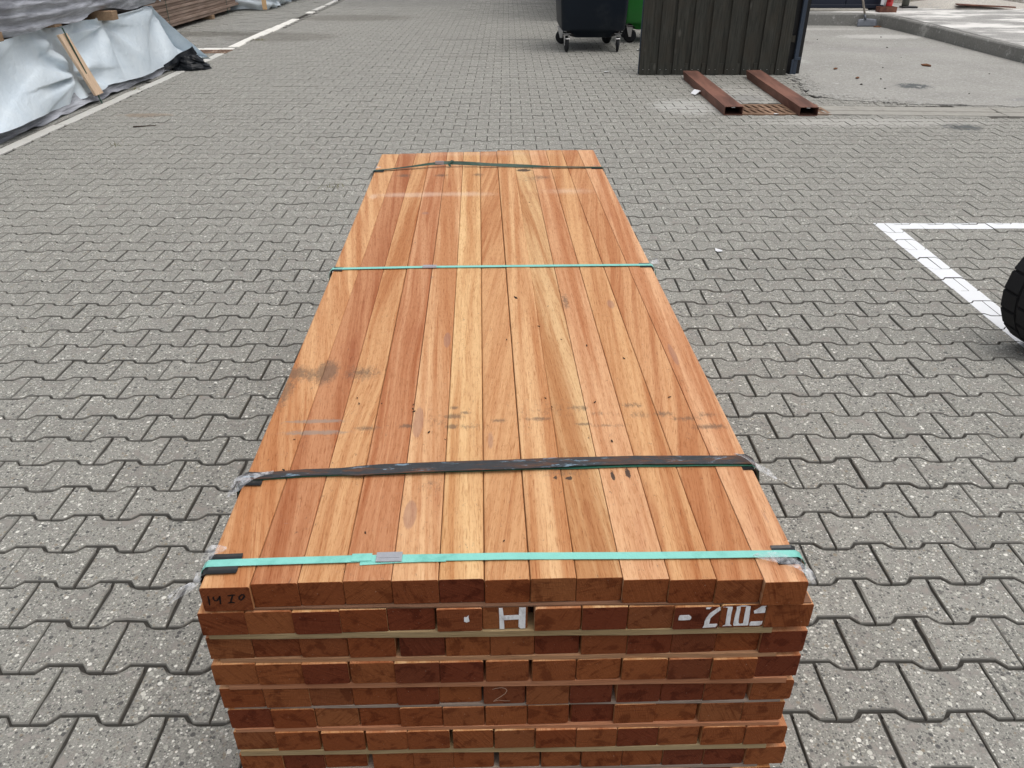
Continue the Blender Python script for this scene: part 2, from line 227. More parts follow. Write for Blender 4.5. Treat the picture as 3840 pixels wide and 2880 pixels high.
def mk_plank(pack):
    N = NT('planed_hardwood'); oi = N.n('ShaderNodeObjectInfo'); rnd = oi.outputs['Random']; col = oi.outputs['Color']; sk = oi.outputs['Alpha']
    o = N.obj(); P = N.obj(pack)
    off = N.n('ShaderNodeCombineXYZ'); N.l(N.math('MULTIPLY', rnd, 37.0), off.inputs[0]); N.l(N.math('MULTIPLY', rnd, 91.0), off.inputs[1]); N.l(N.math('MULTIPLY', rnd, 53.0), off.inputs[2])
    sx = N.n('ShaderNodeSeparateXYZ'); N.l(o, sx.inputs[0])
    # alpha carries how far the grain runs off diagonally
    slope = N.math('MULTIPLY', N.math('SUBTRACT', sk, .5), .50)
    wav = N.math('MULTIPLY', N.math('SUBTRACT', N.noise(N.vm('ADD', N.scale(o, (3, 1.1, 0)), off.outputs[0]), 1.0, 2), .5), N.math('MULTIPLY', N.math('FRACT', N.math('MULTIPLY', rnd, 13.7)), .075))
    x2 = N.math('ADD', N.math('ADD', sx.outputs[0], N.math('MULTIPLY', sx.outputs[1], slope)), wav)
    cv = N.n('ShaderNodeCombineXYZ'); N.l(x2, cv.inputs[0]); N.l(sx.outputs[1], cv.inputs[1]); N.l(sx.outputs[2], cv.inputs[2])
    g = N.vm('ADD', cv.outputs[0], off.outputs[0])
    b1 = N.noise(N.scale(g, (26, .55, 14)), 1, 5, .62, .35); b2 = N.noise(N.scale(g, (95, 2.2, 50)), 1, 5, .68, .3)
    pores = N.noise(N.scale(g, (620, 26, 300)), 1, 3, .65); flake = N.noise(N.scale(g, (240, 48, 80)), 1, 3, .65, 1.0)
    dk = N.mix(1, col, (.77, .61, .53), 'MULTIPLY'); lt = N.mix(1, col, (1.10, 1.18, 1.28), 'MULTIPLY')
    c = N.mix(N.mr(b1, .36, .62), dk, lt)
    c = N.mix(N.mr(b2, .48, .68, 0, .60), c, N.mix(1, c, (.78, .62, .50), 'MULTIPLY'))
    c = N.mix(N.mr(b2, .48, .30, 0, .25), c, N.mix(1, c, (1.12, 1.22, 1.3), 'MULTIPLY'))
    c = N.mix(N.mr(flake, .50, .68, 0, .60), c, N.mix(1, c, (.78, .67, .56), 'MULTIPLY'))
    c = N.mix(N.mr(pores, .53, .70, 0, .75), c, N.mix(1, c, (.58, .42, .30), 'MULTIPLY'))
    c = N.mix(N.mr(pores, .44, .28, 0, .25), c, N.mix(1, c, (1.15, 1.25, 1.3), 'MULTIPLY'))
    # scattered warm / purple discolourations
    q = N.noise(N.vm('ADD', N.scale(o, (14, 2.2, 8)), off.outputs[0]), 1, 4, .6, .4); c = N.mix(N.mr(q, .60, .76, 0, .5), c, N.mix(1, c, (.72, .52, .48), 'MULTIPLY'))
    # the grease, rub marks, tape residue and knots that lie where they lie on the pack
    top = N.math('GREATER_THAN', N.vm_z(P), .67)
    sn = N.noise(N.scale(P, (150, 75, 1)), 1, 5, .8, .6); sn2 = N.noise(N.scale(P, (70, 240, 1)), 1, 4, .75)
    kinds = {0: (.085, .072, .058), 1: (.27, .235, .20), 2: (.035, .03, .028), 3: (.30, .165, .13), 4: (.78, .66, .55)}
    for kd, cc in kinds.items():
        acc = None
        for (x, y, rx, ry, s_, k) in SPOTS:
            if k != kd: continue
            e = N.math('MULTIPLY', N.spot(P, x, y, rx * (1.9 if kd == 0 else 1.5), ry * 1.5), s_); acc = e if acc is None else N.math('MAXIMUM', acc, e)
        if kd == 0: m = N.mr(N.math('SUBTRACT', N.math('ADD', acc, N.math('MULTIPLY', sn, 1.9)), .95), .10, .72, 0, .62)
        elif kd == 1: m = N.mr(N.math('SUBTRACT', N.math('ADD', acc, N.math('MULTIPLY', sn2, 1.1)), .55), .12, .5, 0, .65)
        elif kd == 2: m = N.mr(N.math('SUBTRACT', N.math('ADD', acc, N.math('MULTIPLY', sn, 2.6)), 1.3), .30, .65, 0, .9)
        elif kd == 3: m = N.mr(N.math('ADD', acc, N.math('MULTIPLY', sn, .2)), .38, .50, 0, .50)
        else: m = N.mr(N.math('SUBTRACT', N.math('ADD', acc, N.math('MULTIPLY', sn2, .9)), .45), .1, .6, 0, .30)
        c = N.mix(N.math('MULTIPLY', m, top), c, cc)
    N.bump(N.math('ADD', pores, N.math('MULTIPLY', flake, .6)), .30, .0015)
    return N.fin(c, N.mr(pores, .3, .7, .55, .68), .22)
def vm_z(s, v):
    x = s.n('ShaderNodeSeparateXYZ'); s.l(v, x.inputs[0]); return x.outputs[2]
NT.vm_z = vm_z

def mk_end():
    N = NT('sawn_end_grain'); oi = N.n('ShaderNodeObjectInfo'); rnd = oi.outputs['Random']; o = N.obj()
    rnd2 = N.math('FRACT', N.math('MULTIPLY', rnd, 17.3)); rnd3 = N.math('FRACT', N.math('MULTIPLY', rnd, 71.7))
    vr = N.n('ShaderNodeVectorRotate', rotation_type='Y_AXIS'); N.l(o, vr.inputs['Vector']); N.l(N.math('MULTIPLY', N.math('SUBTRACT', rnd, .5), 2.6), vr.inputs['Angle'])
    off = N.n('ShaderNodeCombineXYZ'); N.l(N.math('MULTIPLY', rnd, 61.0), off.inputs[0]); N.l(N.math('MULTIPLY', rnd, 23.0), off.inputs[2])
    g = N.vm('ADD', vr.outputs[0], off.outputs[0])
    rings = N.noise(N.scale(g, (16, 1, 260)), 1, 4, .65, .35); saw = N.noise(N.scale(g, (520, 1, 90)), 1, 3, .65); blot = N.noise(N.vm('ADD', o, off.outputs[0]), 32, 4, .6, .4)
    base = N.ramp(rnd2, [(0, (.185, .046, .015)), (.2, (.265, .078, .022)), (.4, (.205, .050, .014)), (.55, (.265, .082, .024)), (.7, (.165, .037, .013)), (.85, (.140, .033, .013)), (1, (.285, .096, .029))])
    c = N.mix(N.mr(rings, .5, .7, 0, N.mr(rnd3, 0, 1, .30, .95)), base, N.mix(1, base, (.62, .50, .45), 'MULTIPLY'))
    c = N.mix(N.mr(blot, .52, .62, 0, .75), c, N.mix(1, c, (.55, .45, .42), 'MULTIPLY'))
    c = N.mix(N.mr(blot, .42, .28, 0, .35), c, N.mix(1, c, (1.25, 1.3, 1.35), 'MULTIPLY'))
    c = N.mix(N.mr(saw, .54, .72, 0, .5), c, N.mix(1, c, (1.55, 1.7, 1.9), 'MULTIPLY')); c = N.mix(N.mr(saw, .45, .30, 0, .5), c, N.mix(1, c, (.6, .5, .45), 'MULTIPLY'))
    dots = N.noise(N.vm('ADD', o, off.outputs[0]), 260, 2, .5); c = N.mix(N.mr(dots, .70, .76, 0, .5), c, (.55, .36, .22))
    N.bump(N.math('ADD', saw, rings), .8, .002); return N.fin(N.mix(1, c, (.97, 1.04, 1.25), 'MULTIPLY'), .8, .10)
def mk_rough(name, c0, c1, sc=(60, 3, 60)):
    N = NT(name); o = N.obj(); n = N.noise(N.scale(o, sc), 1, 5, .65, .5); f = N.noise(N.scale(o, tuple(x * 8 for x in sc)), 1, 3, .6)
    c = N.mix(N.mr(n, .3, .7), c0, c1); c = N.mix(N.mr(f, .5, .8, 0, .5), c, tuple(x * .5 for x in c0)); N.bump(f, .5, .003); return N.fin(c, .85, .2)
M['end'] = mk_end()
STK = [mk_rough('sticker_olive', (.30, .21, .105), (.40, .30, .17), (4, 60, 60)), mk_rough('sticker_brown', (.33, .17, .09), (.42, .24, .13), (4, 60, 60)),
       mk_rough('sticker_grey', (.24, .19, .155), (.36, .29, .24), (4, 60, 60)), mk_rough('sticker_red', (.36, .15, .075), (.46, .22, .12), (4, 60, 60)), mk_rough('sticker_dark', (.16, .085, .05), (.25, .13, .08), (4, 60, 60))]
M['bearer'] = mk_rough('bearer_wood', (.24, .16, .10), (.36, .25, .16))
M['old_plank'] = mk_rough('weathered_plank', (.23, .165, .13), (.36, .275, .225), (3, 2.2, 22))
M['fresh'] = mk_rough('fresh_pine', (.60, .38, .20), (.72, .50, .29))
M['batten'] = mk_rough('pine_batten', (.62, .44, .30), (.76, .58, .42), (60, 60, 3))
def mk_fence():
    N = NT('dark_stained_board'); oi = N.n('ShaderNodeObjectInfo'); o = N.obj(); off = N.n('ShaderNodeCombineXYZ'); N.l(N.math('MULTIPLY', oi.outputs['Random'], 40), off.inputs[0])
    g = N.vm('ADD', o, off.outputs[0]); n = N.noise(N.scale(g, (55, 55, 3.5)), 1, 5, .65, .6); b = N.noise(g, 5, 5, .6)
    vo = N.n('ShaderNodeTexVoronoi'); N.l(N.scale(g, (7, 7, 3)), vo.inputs['Vector']); vo.inputs['Scale'].default_value = 1
    c = N.mix(N.mr(n, .3, .7), (.021, .022, .018), (.056, .055, .046)); c = N.mix(N.mr(b, .4, .7, 0, .6), c, (.045, .038, .028)); c = N.mix(N.mr(vo.outputs['Distance'], .16, .05, 0, .5), c, (.12, .115, .10))
    N.bump(n, .5, .004); return N.fin(c, .7, .3)
M['fence'] = mk_fence()
def mk_film(name, c, c2, rough, sc=(1, 1, 1), dirt=.25):
    N = NT(name); p = N.geo(); n = N.noise(N.scale(p, sc), 3.2, 6, .65, .6); n2 = N.noise(N.scale(p, sc), 11, 4, .6, 1.0)
    cc = N.mix(N.mr(n, .35, .68), c, c2); cc = N.mix(N.mr(n2, .55, .8, 0, dirt), cc, tuple(x * .45 for x in c)); N.bump(N.math('ADD', n2, N.math('MULTIPLY', N.math('ABSOLUTE', N.math('SUBTRACT', n, .5)), -.8)), .28 if dirt < .3 else .6, .035); return N.fin(cc, rough, .5)
M['film'] = mk_film('white_blue_film', (.60, .685, .75), (.66, .735, .785), .38, (1, 1, 1), .10)
M['film_grey'] = mk_film('grey_film', (.19, .195, .22), (.56, .58, .63), .30, (.5, .35, 3.2), .6)
M['film_black'] = simple('black_film', (.008, .010, .013), .35, .22, 0, .3, 9, .6)
def mk_clear():
    N = NT('torn_clear_film'); p = N.obj(); n = N.noise(p, 60, 4, .6, 1.0); N.fin(N.mix(n, (.62, .64, .68), (.9, .91, .93)), .22, .6); N.bump(n, .6, .004)
    tr = N.n('ShaderNodeBsdfTransparent'); mx = N.n('ShaderNodeMixShader'); N.l(N.mr(n, .35, .7, .08, .50), mx.inputs[0]); N.l(tr.outputs[0], mx.inputs[1]); N.l(N.b.outputs[0], mx.inputs[2]); N.l(mx.outputs[0], N.out.inputs['Surface']); return N.m
M['clear'] = mk_clear()
M['strap_teal'] = simple('turquoise_strap', (.235, .60, .525), .42, .4, 0, .10, 30, .25, (.09, .36, .30))
M['strap_green'] = simple('green_strap', (.035, .15, .10), .45, .4, 0, .2, 30, .2)
M['strap_dkgreen'] = simple('dark_green_strap', (.012, .055, .035), .42, .45, 0, .5, 18, .2, (.02, .02, .02))
def mk_rusty_strap():
    N = NT('rusty_black_strap'); o = N.obj(); n = N.noise(N.scale(o, (9, 60, 60)), 1, 6, .7, .5); n2 = N.noise(N.scale(o, (22, 120, 60)), 1, 6, .75, .5)
    c = N.mix(N.noise(o, 90, 3), (.016, .018, .021), (.045, .048, .052)); c = N.mix(N.mr(n, .49, .60, 0, .85), c, (.11, .045, .02)); c = N.mix(N.mr(n2, .585, .63, 0, .8), c, (.22, .33, .42)); N.bump(n2, .5, .002); return N.fin(c, .42, .5)
M['strap_rusty'] = mk_rusty_strap()
M['corner'] = simple('black_corner_plastic', (.012, .013, .014), .35, .5, 0, .2, 30, .2)
M['seal'] = simple('galvanised_seal', (.36, .37, .40), .55, .4, .2, .2, 60, .3)
def mk_mark():
    N = NT('white_brush_paint'); o = N.obj(); n = N.noise(N.scale(o, (160, 1, 60)), 1, 5, .7); N.bump(n, .4, .001); return N.fin(N.mix(N.mr(n, .4, .75), (.82, .83, .84), (.52, .50, .50)), .6, .3)
M['mark'] = mk_mark()
M['ink'] = simple('black_marker_ink', (.012, .008, .008), .6, .2, 0, .2, 40, .05)
M['chalk'] = simple('pale_chalk', (.52, .34, .24), .9, .1, 0, .3, 400, .3)
def mk_rust(name, c0, c1, scale=(6, 1.2, 6)):
    N = NT(name); o = N.obj(); n = N.noise(N.scale(o, scale), 1, 6, .65, .4); f = N.noise(o, 90, 4, .7); c = N.mix(N.mr(n, .35, .66), c0, c1); c = N.mix(N.mr(f, .5, .75, 0, .4), c, tuple(x * .45 for x in c0)); N.bump(f, .35, .003); return N.fin(c, .72, .35, .1)
M['tube'] = mk_rust('rusty_brown_steel', (.105, .050, .037), (.23, .108, .076))
M['grate'] = mk_rust('rusty_cast_iron', (.17, .10, .06), (.33, .21, .14))
M['bin_navy'] = simple('navy_bin_plastic', (.005, .010, .018), .5, .25, 0, .18, 4, .15, (.03, .035, .04))
M['bin_green'] = simple('green_bin_plastic', (.012, .17, .022), .38, .5, 0, .2, 4, .15)
M['black_plastic'] = simple('black_plastic', (.01, .01, .011), .5, .4, 0, .2, 20, .1)
M['rubber'] = simple('black_rubber', (.012, .013, .015), .75, .3, 0, .3, 25, .5)
M['zinc'] = simple('zinc_plated_steel', (.55, .55, .56), .3, .5, .9, .15, 30, .1)
M['frame_steel'] = simple('blue_grey_painted_steel', (.035, .05, .075), .5, .4, 0, .25, 8, .2, (.06, .055, .05))
M['navy_wall'] = simple('navy_cladding', (.012, .017, .034), .5, .4, 0, .15, 3, .1, (.03, .03, .035))
M['sill'] = simple('weathered_sill_concrete', (.40, .38, .34), .9, .2, 0, .25, 9, .3, (.2, .19, .16))
M['red'] = simple('red_enamel', (.45, .018, .022), .35, .5, 0, .15, 10, .1)
M['brownbox'] = mk_rust('rust_brown_box', (.10, .04, .03), (.20, .09, .06))
M['white_plain'] = simple('white_sheet', (.75, .76, .78), .6, .3, 0, .1, 8, .1)
M['pole'] = simple('grey_green_pole', (.16, .17, .15), .6, .3, 0, .2, 9, .2)
M['shovel'] = simple('worn_shovel_steel', (.12, .13, .15), .5, .5, .4, .3, 14, .3)
M['handle'] = mk_rough('grey_handle_wood', (.25, .22, .19), (.45, .40, .34), (40, 40, 4))
M['soil'] = mk_concrete('verge_soil', (.09, .075, .05), (.20, .165, .11), .0)
M['sand'] = mk_concrete('pale_sand', (.55, .50, .43), (.72, .68, .60), .0)
M['leaf'] = simple('dry_leaf', (.16, .075, .04), .8, .2, 0, .5, 60, .3)
M['bark'] = simple('dark_bark', (.045, .028, .02), .85, .2, 0, .5, 60, .4)
M['pebble'] = simple('dark_pebble', (.07, .065, .055), .85, .2, 0, .5, 30, .4)
def mk_grass():
    N = NT('dry_grass'); p = N.geo(); n = N.noise(p, 30, 3); return N.fin(N.mix(n, (.06, .075, .022), (.26, .23, .10)), .8, .2)
M['grass'] = mk_grass()

# ================================================================== GROUND
yard = struct(link('paved_yard', mesh('paved_yard', [(-150, -20, -.0095), (150, -20, -.0095), (150, 250, -.0095), (-150, 250, -.0095)], [(0, 1, 2, 3)], M['joint'])))

LP, LX = .13825, .2                    # row pitch, stone length
TL = R(.35); LO = (.727, 1.1256)       # lattice turn and origin (a joint on the near line of row 0)
cT, sT = math.cos(TL), math.sin(TL)
def lat(x, y): return (LO[0] + x * cT - y * sT, LO[1] + x * sT + y * cT)
def bone(inset, jitter=0, rnd=None, sub=1):
    A = .0115; W = LP / 2 + A - .0010; Q = LP / 2 - A - .0010
    pts = [(-.1004, -W), (-.060, -W), (-.040, -Q), (.040, -Q), (.060, -W), (.1004, -W), (.1004, W), (.060, W), (.040, Q), (-.040, Q), (-.060, W), (-.1004, W)]
    out = []; n = len(pts)
    for i in range(n):
        a = Vector(pts[i - 1]); b = Vector(pts[i]); c = Vector(pts[(i + 1) % n])
        n1 = Vector((-(b - a).y, (b - a).x)).normalized(); n2 = Vector((-(c - b).y, (c - b).x)).normalized()
        m = (n1 + n2); m /= max(.3, m.dot(n1)); out.append(b + m * inset)
    if sub > 1:
        o2 = []
        for i in range(n):
            a, b = out[i], out[(i + 1) % n]; L = (b - a).length; k = max(1, int(L / .025)) if sub > 1 else 1
            for j in range(k):
                q = a.lerp(b, j / k)
                if rnd and j: nn = Vector((-(b - a).y, (b - a).x)).normalized(); q = q + nn * abs(rnd.gauss(0, jitter))
                o2.append(q)
        out = o2
    return out
def in_poly(x, y, poly):
    c = False; n = len(poly)
    for i in range(n):
        x1, y1 = poly[i]; x2, y2 = poly[(i + 1) % n]
        if (y1 > y) != (y2 > y) and x < (x2 - x1) * (y - y1) / (y2 - y1) + x1: c = not c
    return c
GUT = [(-.02 + 2.80, 7.53), (8.2, 7.23), (8.2, 7.63), (2.80, 7.93)]       # gutter strip
APRON = [(3.00, 10.6), (3.33, 9.75), (3.22, 9.1), (3.12, 8.45), (3.32, 8.22), (3.90, 8.03), (5.0, 7.86), (8.2, 7.72), (8.2, 15.2), (3.0, 15.2)]
def free(x, y):
    if in_poly(x, y, GUT) or in_poly(x, y, APRON): return False
    if 2.10 < x < 2.80 and 7.52 < y < 8.02: return False
    return True
cells = []
for r in range(-5, 168):
    for k in range(-60, 60):
        lx = (k + .5) * LX + (r % 2) * .1; ly = (r + .5) * LP; x, y = lat(lx, ly)
        hw = .6575 * (.861 * y + .779) + 1.3
        if abs(x) > hw or y > 23.5 or x < -4.055 + .1 or y < .55: continue
        if not free(x, y): continue
        cells.append((x + random.gauss(0, .0006), y + random.gauss(0, .0006)))
def seen(x, y):
    dep = y * .8609 + 1.5309 * .5088; return abs(x) / dep < .62 and not (-.48 < x + .0366 * (y - .85) < .50 and .78 < y < 5.6) and y > .92
order = sorted(range(len(cells)), key=lambda i: cells[i][1]); near = [i for i in order if seen(*cells[i])][:300]; nearset = set(near)
# eight worn variants of the bone paver share their meshes among the 300 nearest
prnd = random.Random(3); variants = []
for v in range(8):
    jt = (.0006, .0009, .0012, .0008, .0035, .0009, .0018, .0008)[v]; top = bone(.0050, jt, prnd, 2); n = len(top)
    low = []; prnd2 = random.Random(3 + v)
    base = bone(.0019, 0, None, 2)
    base = [Vector((b.x + (t.x - b.x) * .45, b.y + (t.y - b.y) * .45)) for b, t in zip(base, top)]
    vs = [(p.x, p.y, 0) for p in top] + [(p.x, p.y, -.0028) for p in base] + [(p.x, p.y, -.045) for p in base]
    fs = [tuple(range(n))] + [(i, i + n, (i + 1) % n + n, (i + 1) % n) for i in range(n)] + [(i + n, i + 2 * n, (i + 1) % n + 2 * n, (i + 1) % n + n) for i in range(n)]
    me = mesh('paver', vs, fs, [M['paver'], M['dark_chamfer']])
    for p_ in me.polygons:
        if p_.index > 0: p_.material_index = 1
    variants.append(me)
paverdata = {}
for i in range(len(cells)):
    paverdata[i] = (random.gauss(0, .0009), random.gauss(0, .005), random.gauss(0, .004), random.gauss(0, .003))
for i in near:
    x, y = cells[i]; dz, ax, ay, rz = paverdata[i]
    v = random.choices(range(8), (5, 5, 4, 5, 1.6, 4, 3, 5))[0]
    link('paver', variants[v], yard, (x, y, dz), (ax, ay, TL + rz))
# the rest of the field, one mesh
def field(name, items, outline_top, outline_low, mat, parent, zt=0, detail_y=17.0, data=None, turn=TL):
    V = []; F = []; T = []; base = 0
    nt_ = len(outline_top); ta = np.array(outline_top); la = np.array(outline_low)
    co = []; faces = []; tones = []
    for (x, y, (dz, ax, ay, rz)) in items:
        c, s = math.cos(turn + rz), math.sin(turn + rz); t = random.random() * .8 + .1
        def tr(a, z):
            X = a[:, 0] * c - a[:, 1] * s; Y = a[:, 0] * s + a[:, 1] * c; return np.stack([x + X, y + Y, z + dz + zt - X * ay + Y * ax], 1)
        det = y < detail_y
        if det: co.append(tr(ta, 0)); co.append(tr(la, -.0028)); co.append(tr(la, -.03)); L = 3
        else: co.append(tr(ta * .5 + la * .5, 0)); co.append(tr(la, -.02)); L = 2
        faces.append(tuple(range(base, base + nt_)))
        for q in range(L - 1):
            for i in range(nt_):
                j = (i + 1) % nt_; faces.append((base + q * nt_ + i, base + (q + 1) * nt_ + i, base + (q + 1) * nt_ + j, base + q * nt_ + j))
        tones.append(np.full(nt_ * L, t)); base += nt_ * L
    co = np.concatenate(co); tones = np.concatenate(tones)
    me = bpy.data.meshes.new(name); me.from_pydata(co.tolist(), [], faces); me.materials.append(mat); me.materials.append(M['dark_chamfer'])
    me.polygons.foreach_set('material_index', [0 if len(f) == nt_ and f[1] == f[0] + 1 and f[-1] == f[0] + nt_ - 1 else 1 for f in faces])
    a = me.attributes.new('tone', 'FLOAT', 'POINT'); a.data.foreach_set('value', tones.astype(np.float32))
    return stuff(link(name, me, parent))
bt = [(p.x, p.y) for p in bone(.0050)]; bl = [(p.x, p.y) for p in bone(.0021)]
field('far_pavers', [(cells[i][0], cells[i][1], paverdata[i]) for i in range(len(cells)) if i not in nearset], bt, bl, M['paver_field'], yard)

# strip of darker rectangular blocks left of the white edge line, where the packs stand
side = struct(link('storage_strip', mesh('storage_strip', [(-40, .5, -.004), (-4.06, .5, -.004), (-4.06, 24, -.004), (-40, 24, -.004)], [(0, 1, 2, 3)], M['joint'])))
items = []
for r in range(40, 224):
    y = r * .105
    for k in range(0, 26):
        x = -4.06 - .105 - k * .21 - (r % 2) * .105
        if x < -.6575 * (.861 * y + .779) - 1.6 : continue
        items.append((x, y, (random.gauss(0, .0015), random.gauss(0, .008), random.gauss(0, .008), random.gauss(0, .006))))
halves = [(-4.06 - .0525, r_ * .105, (random.gauss(0, .0015), 0, 0, 0)) for r_ in range(41, 224, 2)]
def rect(hx, hy): return [(-hx, -hy), (hx, -hy), (hx, hy), (-hx, hy)]
field('strip_blocks', items, rect(.1030, .0505), rect(.1043, .0518), M['side_block'], side, 0, 12, turn=0)
field('strip_half_blocks', halves, rect(.0505, .0505), rect(.0518, .0518), M['side_block'], side, 0, 12, turn=0)

# the white edge line: pale blocks set end to end, whiter slabs farther back
edge = struct(link('edge_line', None, None, (0, 0, 0)))
def slab(x0, x1, y0, y1, z, m, skew=0):
    bm = bmesh.new(); box(bm, x0, x1, y0, y1, -.03, z, .004); 
    for v in bm.verts: v.co.x += skew * (v.co.y - y0)
    bm_obj('edge_block', bm, m, edge)
y = 5.2
while y < 11.55:
    L = random.choice((.21, .28, .28, .33)); x0 = -4.045 + random.uniform(-.012, .012)
    slab(x0, x0 + .108, y + .004, y + L - .004, .002 + random.uniform(0, .0015), M['white_block'], random.uniform(-.02, .02)); y += L
for (a, b, w_) in ((12.1, 12.5, .16), (12.5, 13.0, .12), (13.0, 13.4, .13), (13.4, 13.9, .16), (13.95, 14.4, .17), (14.45, 14.9, .16), (14.95, 15.35, .16), (15.4, 15.9, .15), (17.0, 17.3, .13), (17.6, 18.6, .1), (18.8, 20.0, .1)):
    slab(-4.09 + random.uniform(-.015, .015), -4.09 + w_, a, b, .012, M['white_slab'] if a < 17.2 else M['white_block'], random.uniform(-.04, .04))
for (x0, x1, y0, y1) in ((-4.62, -4.38, 11.72, 11.92), (-4.37, -4.12, 11.80, 11.95), (-4.11, -3.94, 11.84, 11.97), (-4.75, -4.55, 11.3, 11.68)):
    slab(x0, x1, y0, y1, .012, M['white_slab'])

# painted bay lines on the right: clipped to the stones they lie on, so the joints stay open
def clip(poly, rc):
    for (nx, ny, d) in rc:
        out = []
        for i in range(len(poly)):
            a, b = poly[i], poly[(i + 1) % len(poly)]; da = a[0] * nx + a[1] * ny - d; db = b[0] * nx + b[1] * ny - d
            if da >= 0: out.append(a)
            if (da >= 0) != (db >= 0): t = da / (da - db); out.append((a[0] + (b[0] - a[0]) * t, a[1] + (b[1] - a[1]) * t))
        poly = out
        if len(poly) < 3: return []
    return poly
def painted(name, quad, m):
    rc = []
    for i in range(4):
        a, b = quad[i], quad[(i + 1) % 4]; nx, ny = -(b[1] - a[1]), b[0] - a[0]; L = math.hypot(nx, ny); nx /= L; ny /= L; rc.append((nx, ny, nx * a[0] + ny * a[1]))
    V = []; F = []
    xs = [q[0] for q in quad]; ys = [q[1] for q in quad]; ol = [(p.x, p.y) for p in bone(.0022)]
    for i, (x, y) in enumerate(cells):
        if not (min(xs) - .2 < x < max(xs) + .2 and min(ys) - .2 < y < max(ys) + .2): continue
        dz, ax, ay, rz = paverdata[i]; c, s = math.cos(TL + rz), math.sin(TL + rz)
        pw = [(x + a * c - b * s, y + a * s + b * c) for a, b in ol]; pc = clip(pw, rc)
        if len(pc) < 3: continue
        k = len(V)
        for a, b in pc: V.append((a, b, dz + (.0016 if name == 'bay_line_along' else .0022) - (a - x) * ay + (b - y) * ax))
        F.append(tuple(range(k, k + len(pc))))
    return struct(link(name, mesh(name, V, F, m)))
painted('bay_line_across', [(2.17, 4.365), (4.9, 4.355), (4.9, 4.455), (2.14, 4.465)], M['road_paint'])
painted('bay_line_along', [(2.145, 2.2), (2.255, 2.2), (2.265, 4.36), (2.142, 4.47)], M['road_paint'])

# gutter channel blocks
gut = struct(link('gutter', None, None, (2.80, 7.53, 0), (0, 0, math.atan2(7.23 - 7.53, 8.2 - 2.80))))
gx = 0
for L in (1.78, 1.0, 1.0, 1.0, .62):
    prof = [(0, 0), (0, .004), (.165, .001), (.182, -.022), (.205, -.022), (.222, .001), (.385, .004), (.385, 0)]
    n = len(prof); V = [(gx + .003, p[0] + .005, p[1]) for p in prof] + [(gx + L - .003, p[0] + .005, p[1]) for p in prof] + [(gx + .003, .005, -.06), (gx + .003, .39, -.06), (gx + L - .003, .005, -.06), (gx + L - .003, .39, -.06)]
    F = [(i, i + 1, i + 1 + n, i + n) for i in range(n - 1)] + [tuple(range(n))[::-1] + (2 * n, 2 * n + 1)[:0], tuple(range(n, 2 * n))]
    F += [(0, n, 2 * n + 2, 2 * n), (n - 1, 2 * n + 1, 2 * n + 3, 2 * n - 1)]
    link('channel_block', mesh('channel_block', V, F, M['gutter']), gut); gx += L

# drain grate under the steel tubes
gr = thing('drain_grate', 'rusty cast iron drain grate with slanted slots between the two steel tubes', 'drain grate', (2.16, 7.545, 0), 0)
bm = bmesh.new(); W_, H_ = .80, .43
for (x0, x1, y0, y1) in ((0, W_, 0, .035), (0, W_, H_ - .035, H_), (0, W_, .198, .232)): box(bm, x0, x1, y0, y1, -.03, .006, .002)
for k in range(12):
    x = .02 + k * .066
    for (ya, yb) in ((.03, .2), (.23, .4)):
        a = [(x, ya), (x + .036, ya), (x + .036 - .028, yb), (x - .028, yb)]
        lo = [bm.verts.new((p[0], p[1], -.03)) for p in a]; hi = [bm.verts.new((p[0], p[1], .004)) for p in a]
        bm.faces.new(hi); bm.faces.new(lo[::-1])
        for i in range(4): bm.faces.new((lo[i], lo[(i + 1) % 4], hi[(i + 1) % 4], hi[i]))
bm_obj('grate_bars', bm, M['grate'], gr)
box_obj('pit', M['black_plastic'], gr, .0, W_, .0, H_, -.05, -.032)
bm = bmesh.new()
for (x0, x1, y0, y1) in ((-.03, W_ + .03, -.02, 0), (-.03, W_ + .03, H_, H_ + .02), (-.03, 0, 0, H_), (W_, W_ + .03, 0, H_)): box(bm, x0, x1, y0, y1, -.03, .003)
bm_obj('grate_frame', bm, M['grate'], gr)
g2 = thing('drain_grate', 'small flush drain grate beside the white slabs at the left edge line', 'drain grate', (-4.42, 11.5, .0), 0)
bm = bmesh.new(); box(bm, 0, .5, 0, .03, -.02, .008); box(bm, 0, .5, .27, .3, -.02, .008)
for k in range(11): box(bm, k * .047, k * .047 + .022, .028, .272, -.02, .006)
bm_obj('grate_bars', bm, M['grate'], g2); box_obj('pit', M['black_plastic'], g2, 0, .5, 0, .3, -.003, .001)

# concrete apron and crumbled edge
def ground_poly(name, poly, z, m, cell=.12, amp=.004):
    bm = bmesh.new(); vs = [bm.verts.new((x, y, z)) for x, y in poly]; bm.faces.new(vs)
    low = [bm.verts.new((x, y, z - .06)) for x, y in poly]
    for i in range(len(poly)): bm.faces.new((vs[i], low[i], low[(i + 1) % len(poly)], vs[(i + 1) % len(poly)]))
    return struct(bm_obj(name, bm, m))
ap = []
for i in range(len(APRON)):
    a, b = APRON[i], APRON[(i + 1) % len(APRON)]; L = math.dist(a, b); k = max(1, int(L / .06)) if (a[0] < 5.1 and b[0] < 5.2 and a[1] < 10.7) else 1
    for j in range(k):
        t = j / k; x = a[0] + (b[0] - a[0]) * t; y = a[1] + (b[1] - a[1]) * t
        ap.append((x + (random.gauss(0, .018) if k > 1 else 0), y + (random.gauss(0, .018) if k > 1 else 0)))
ground_poly('concrete_apron', ap, .006, M['apron'])
bm = bmesh.new()
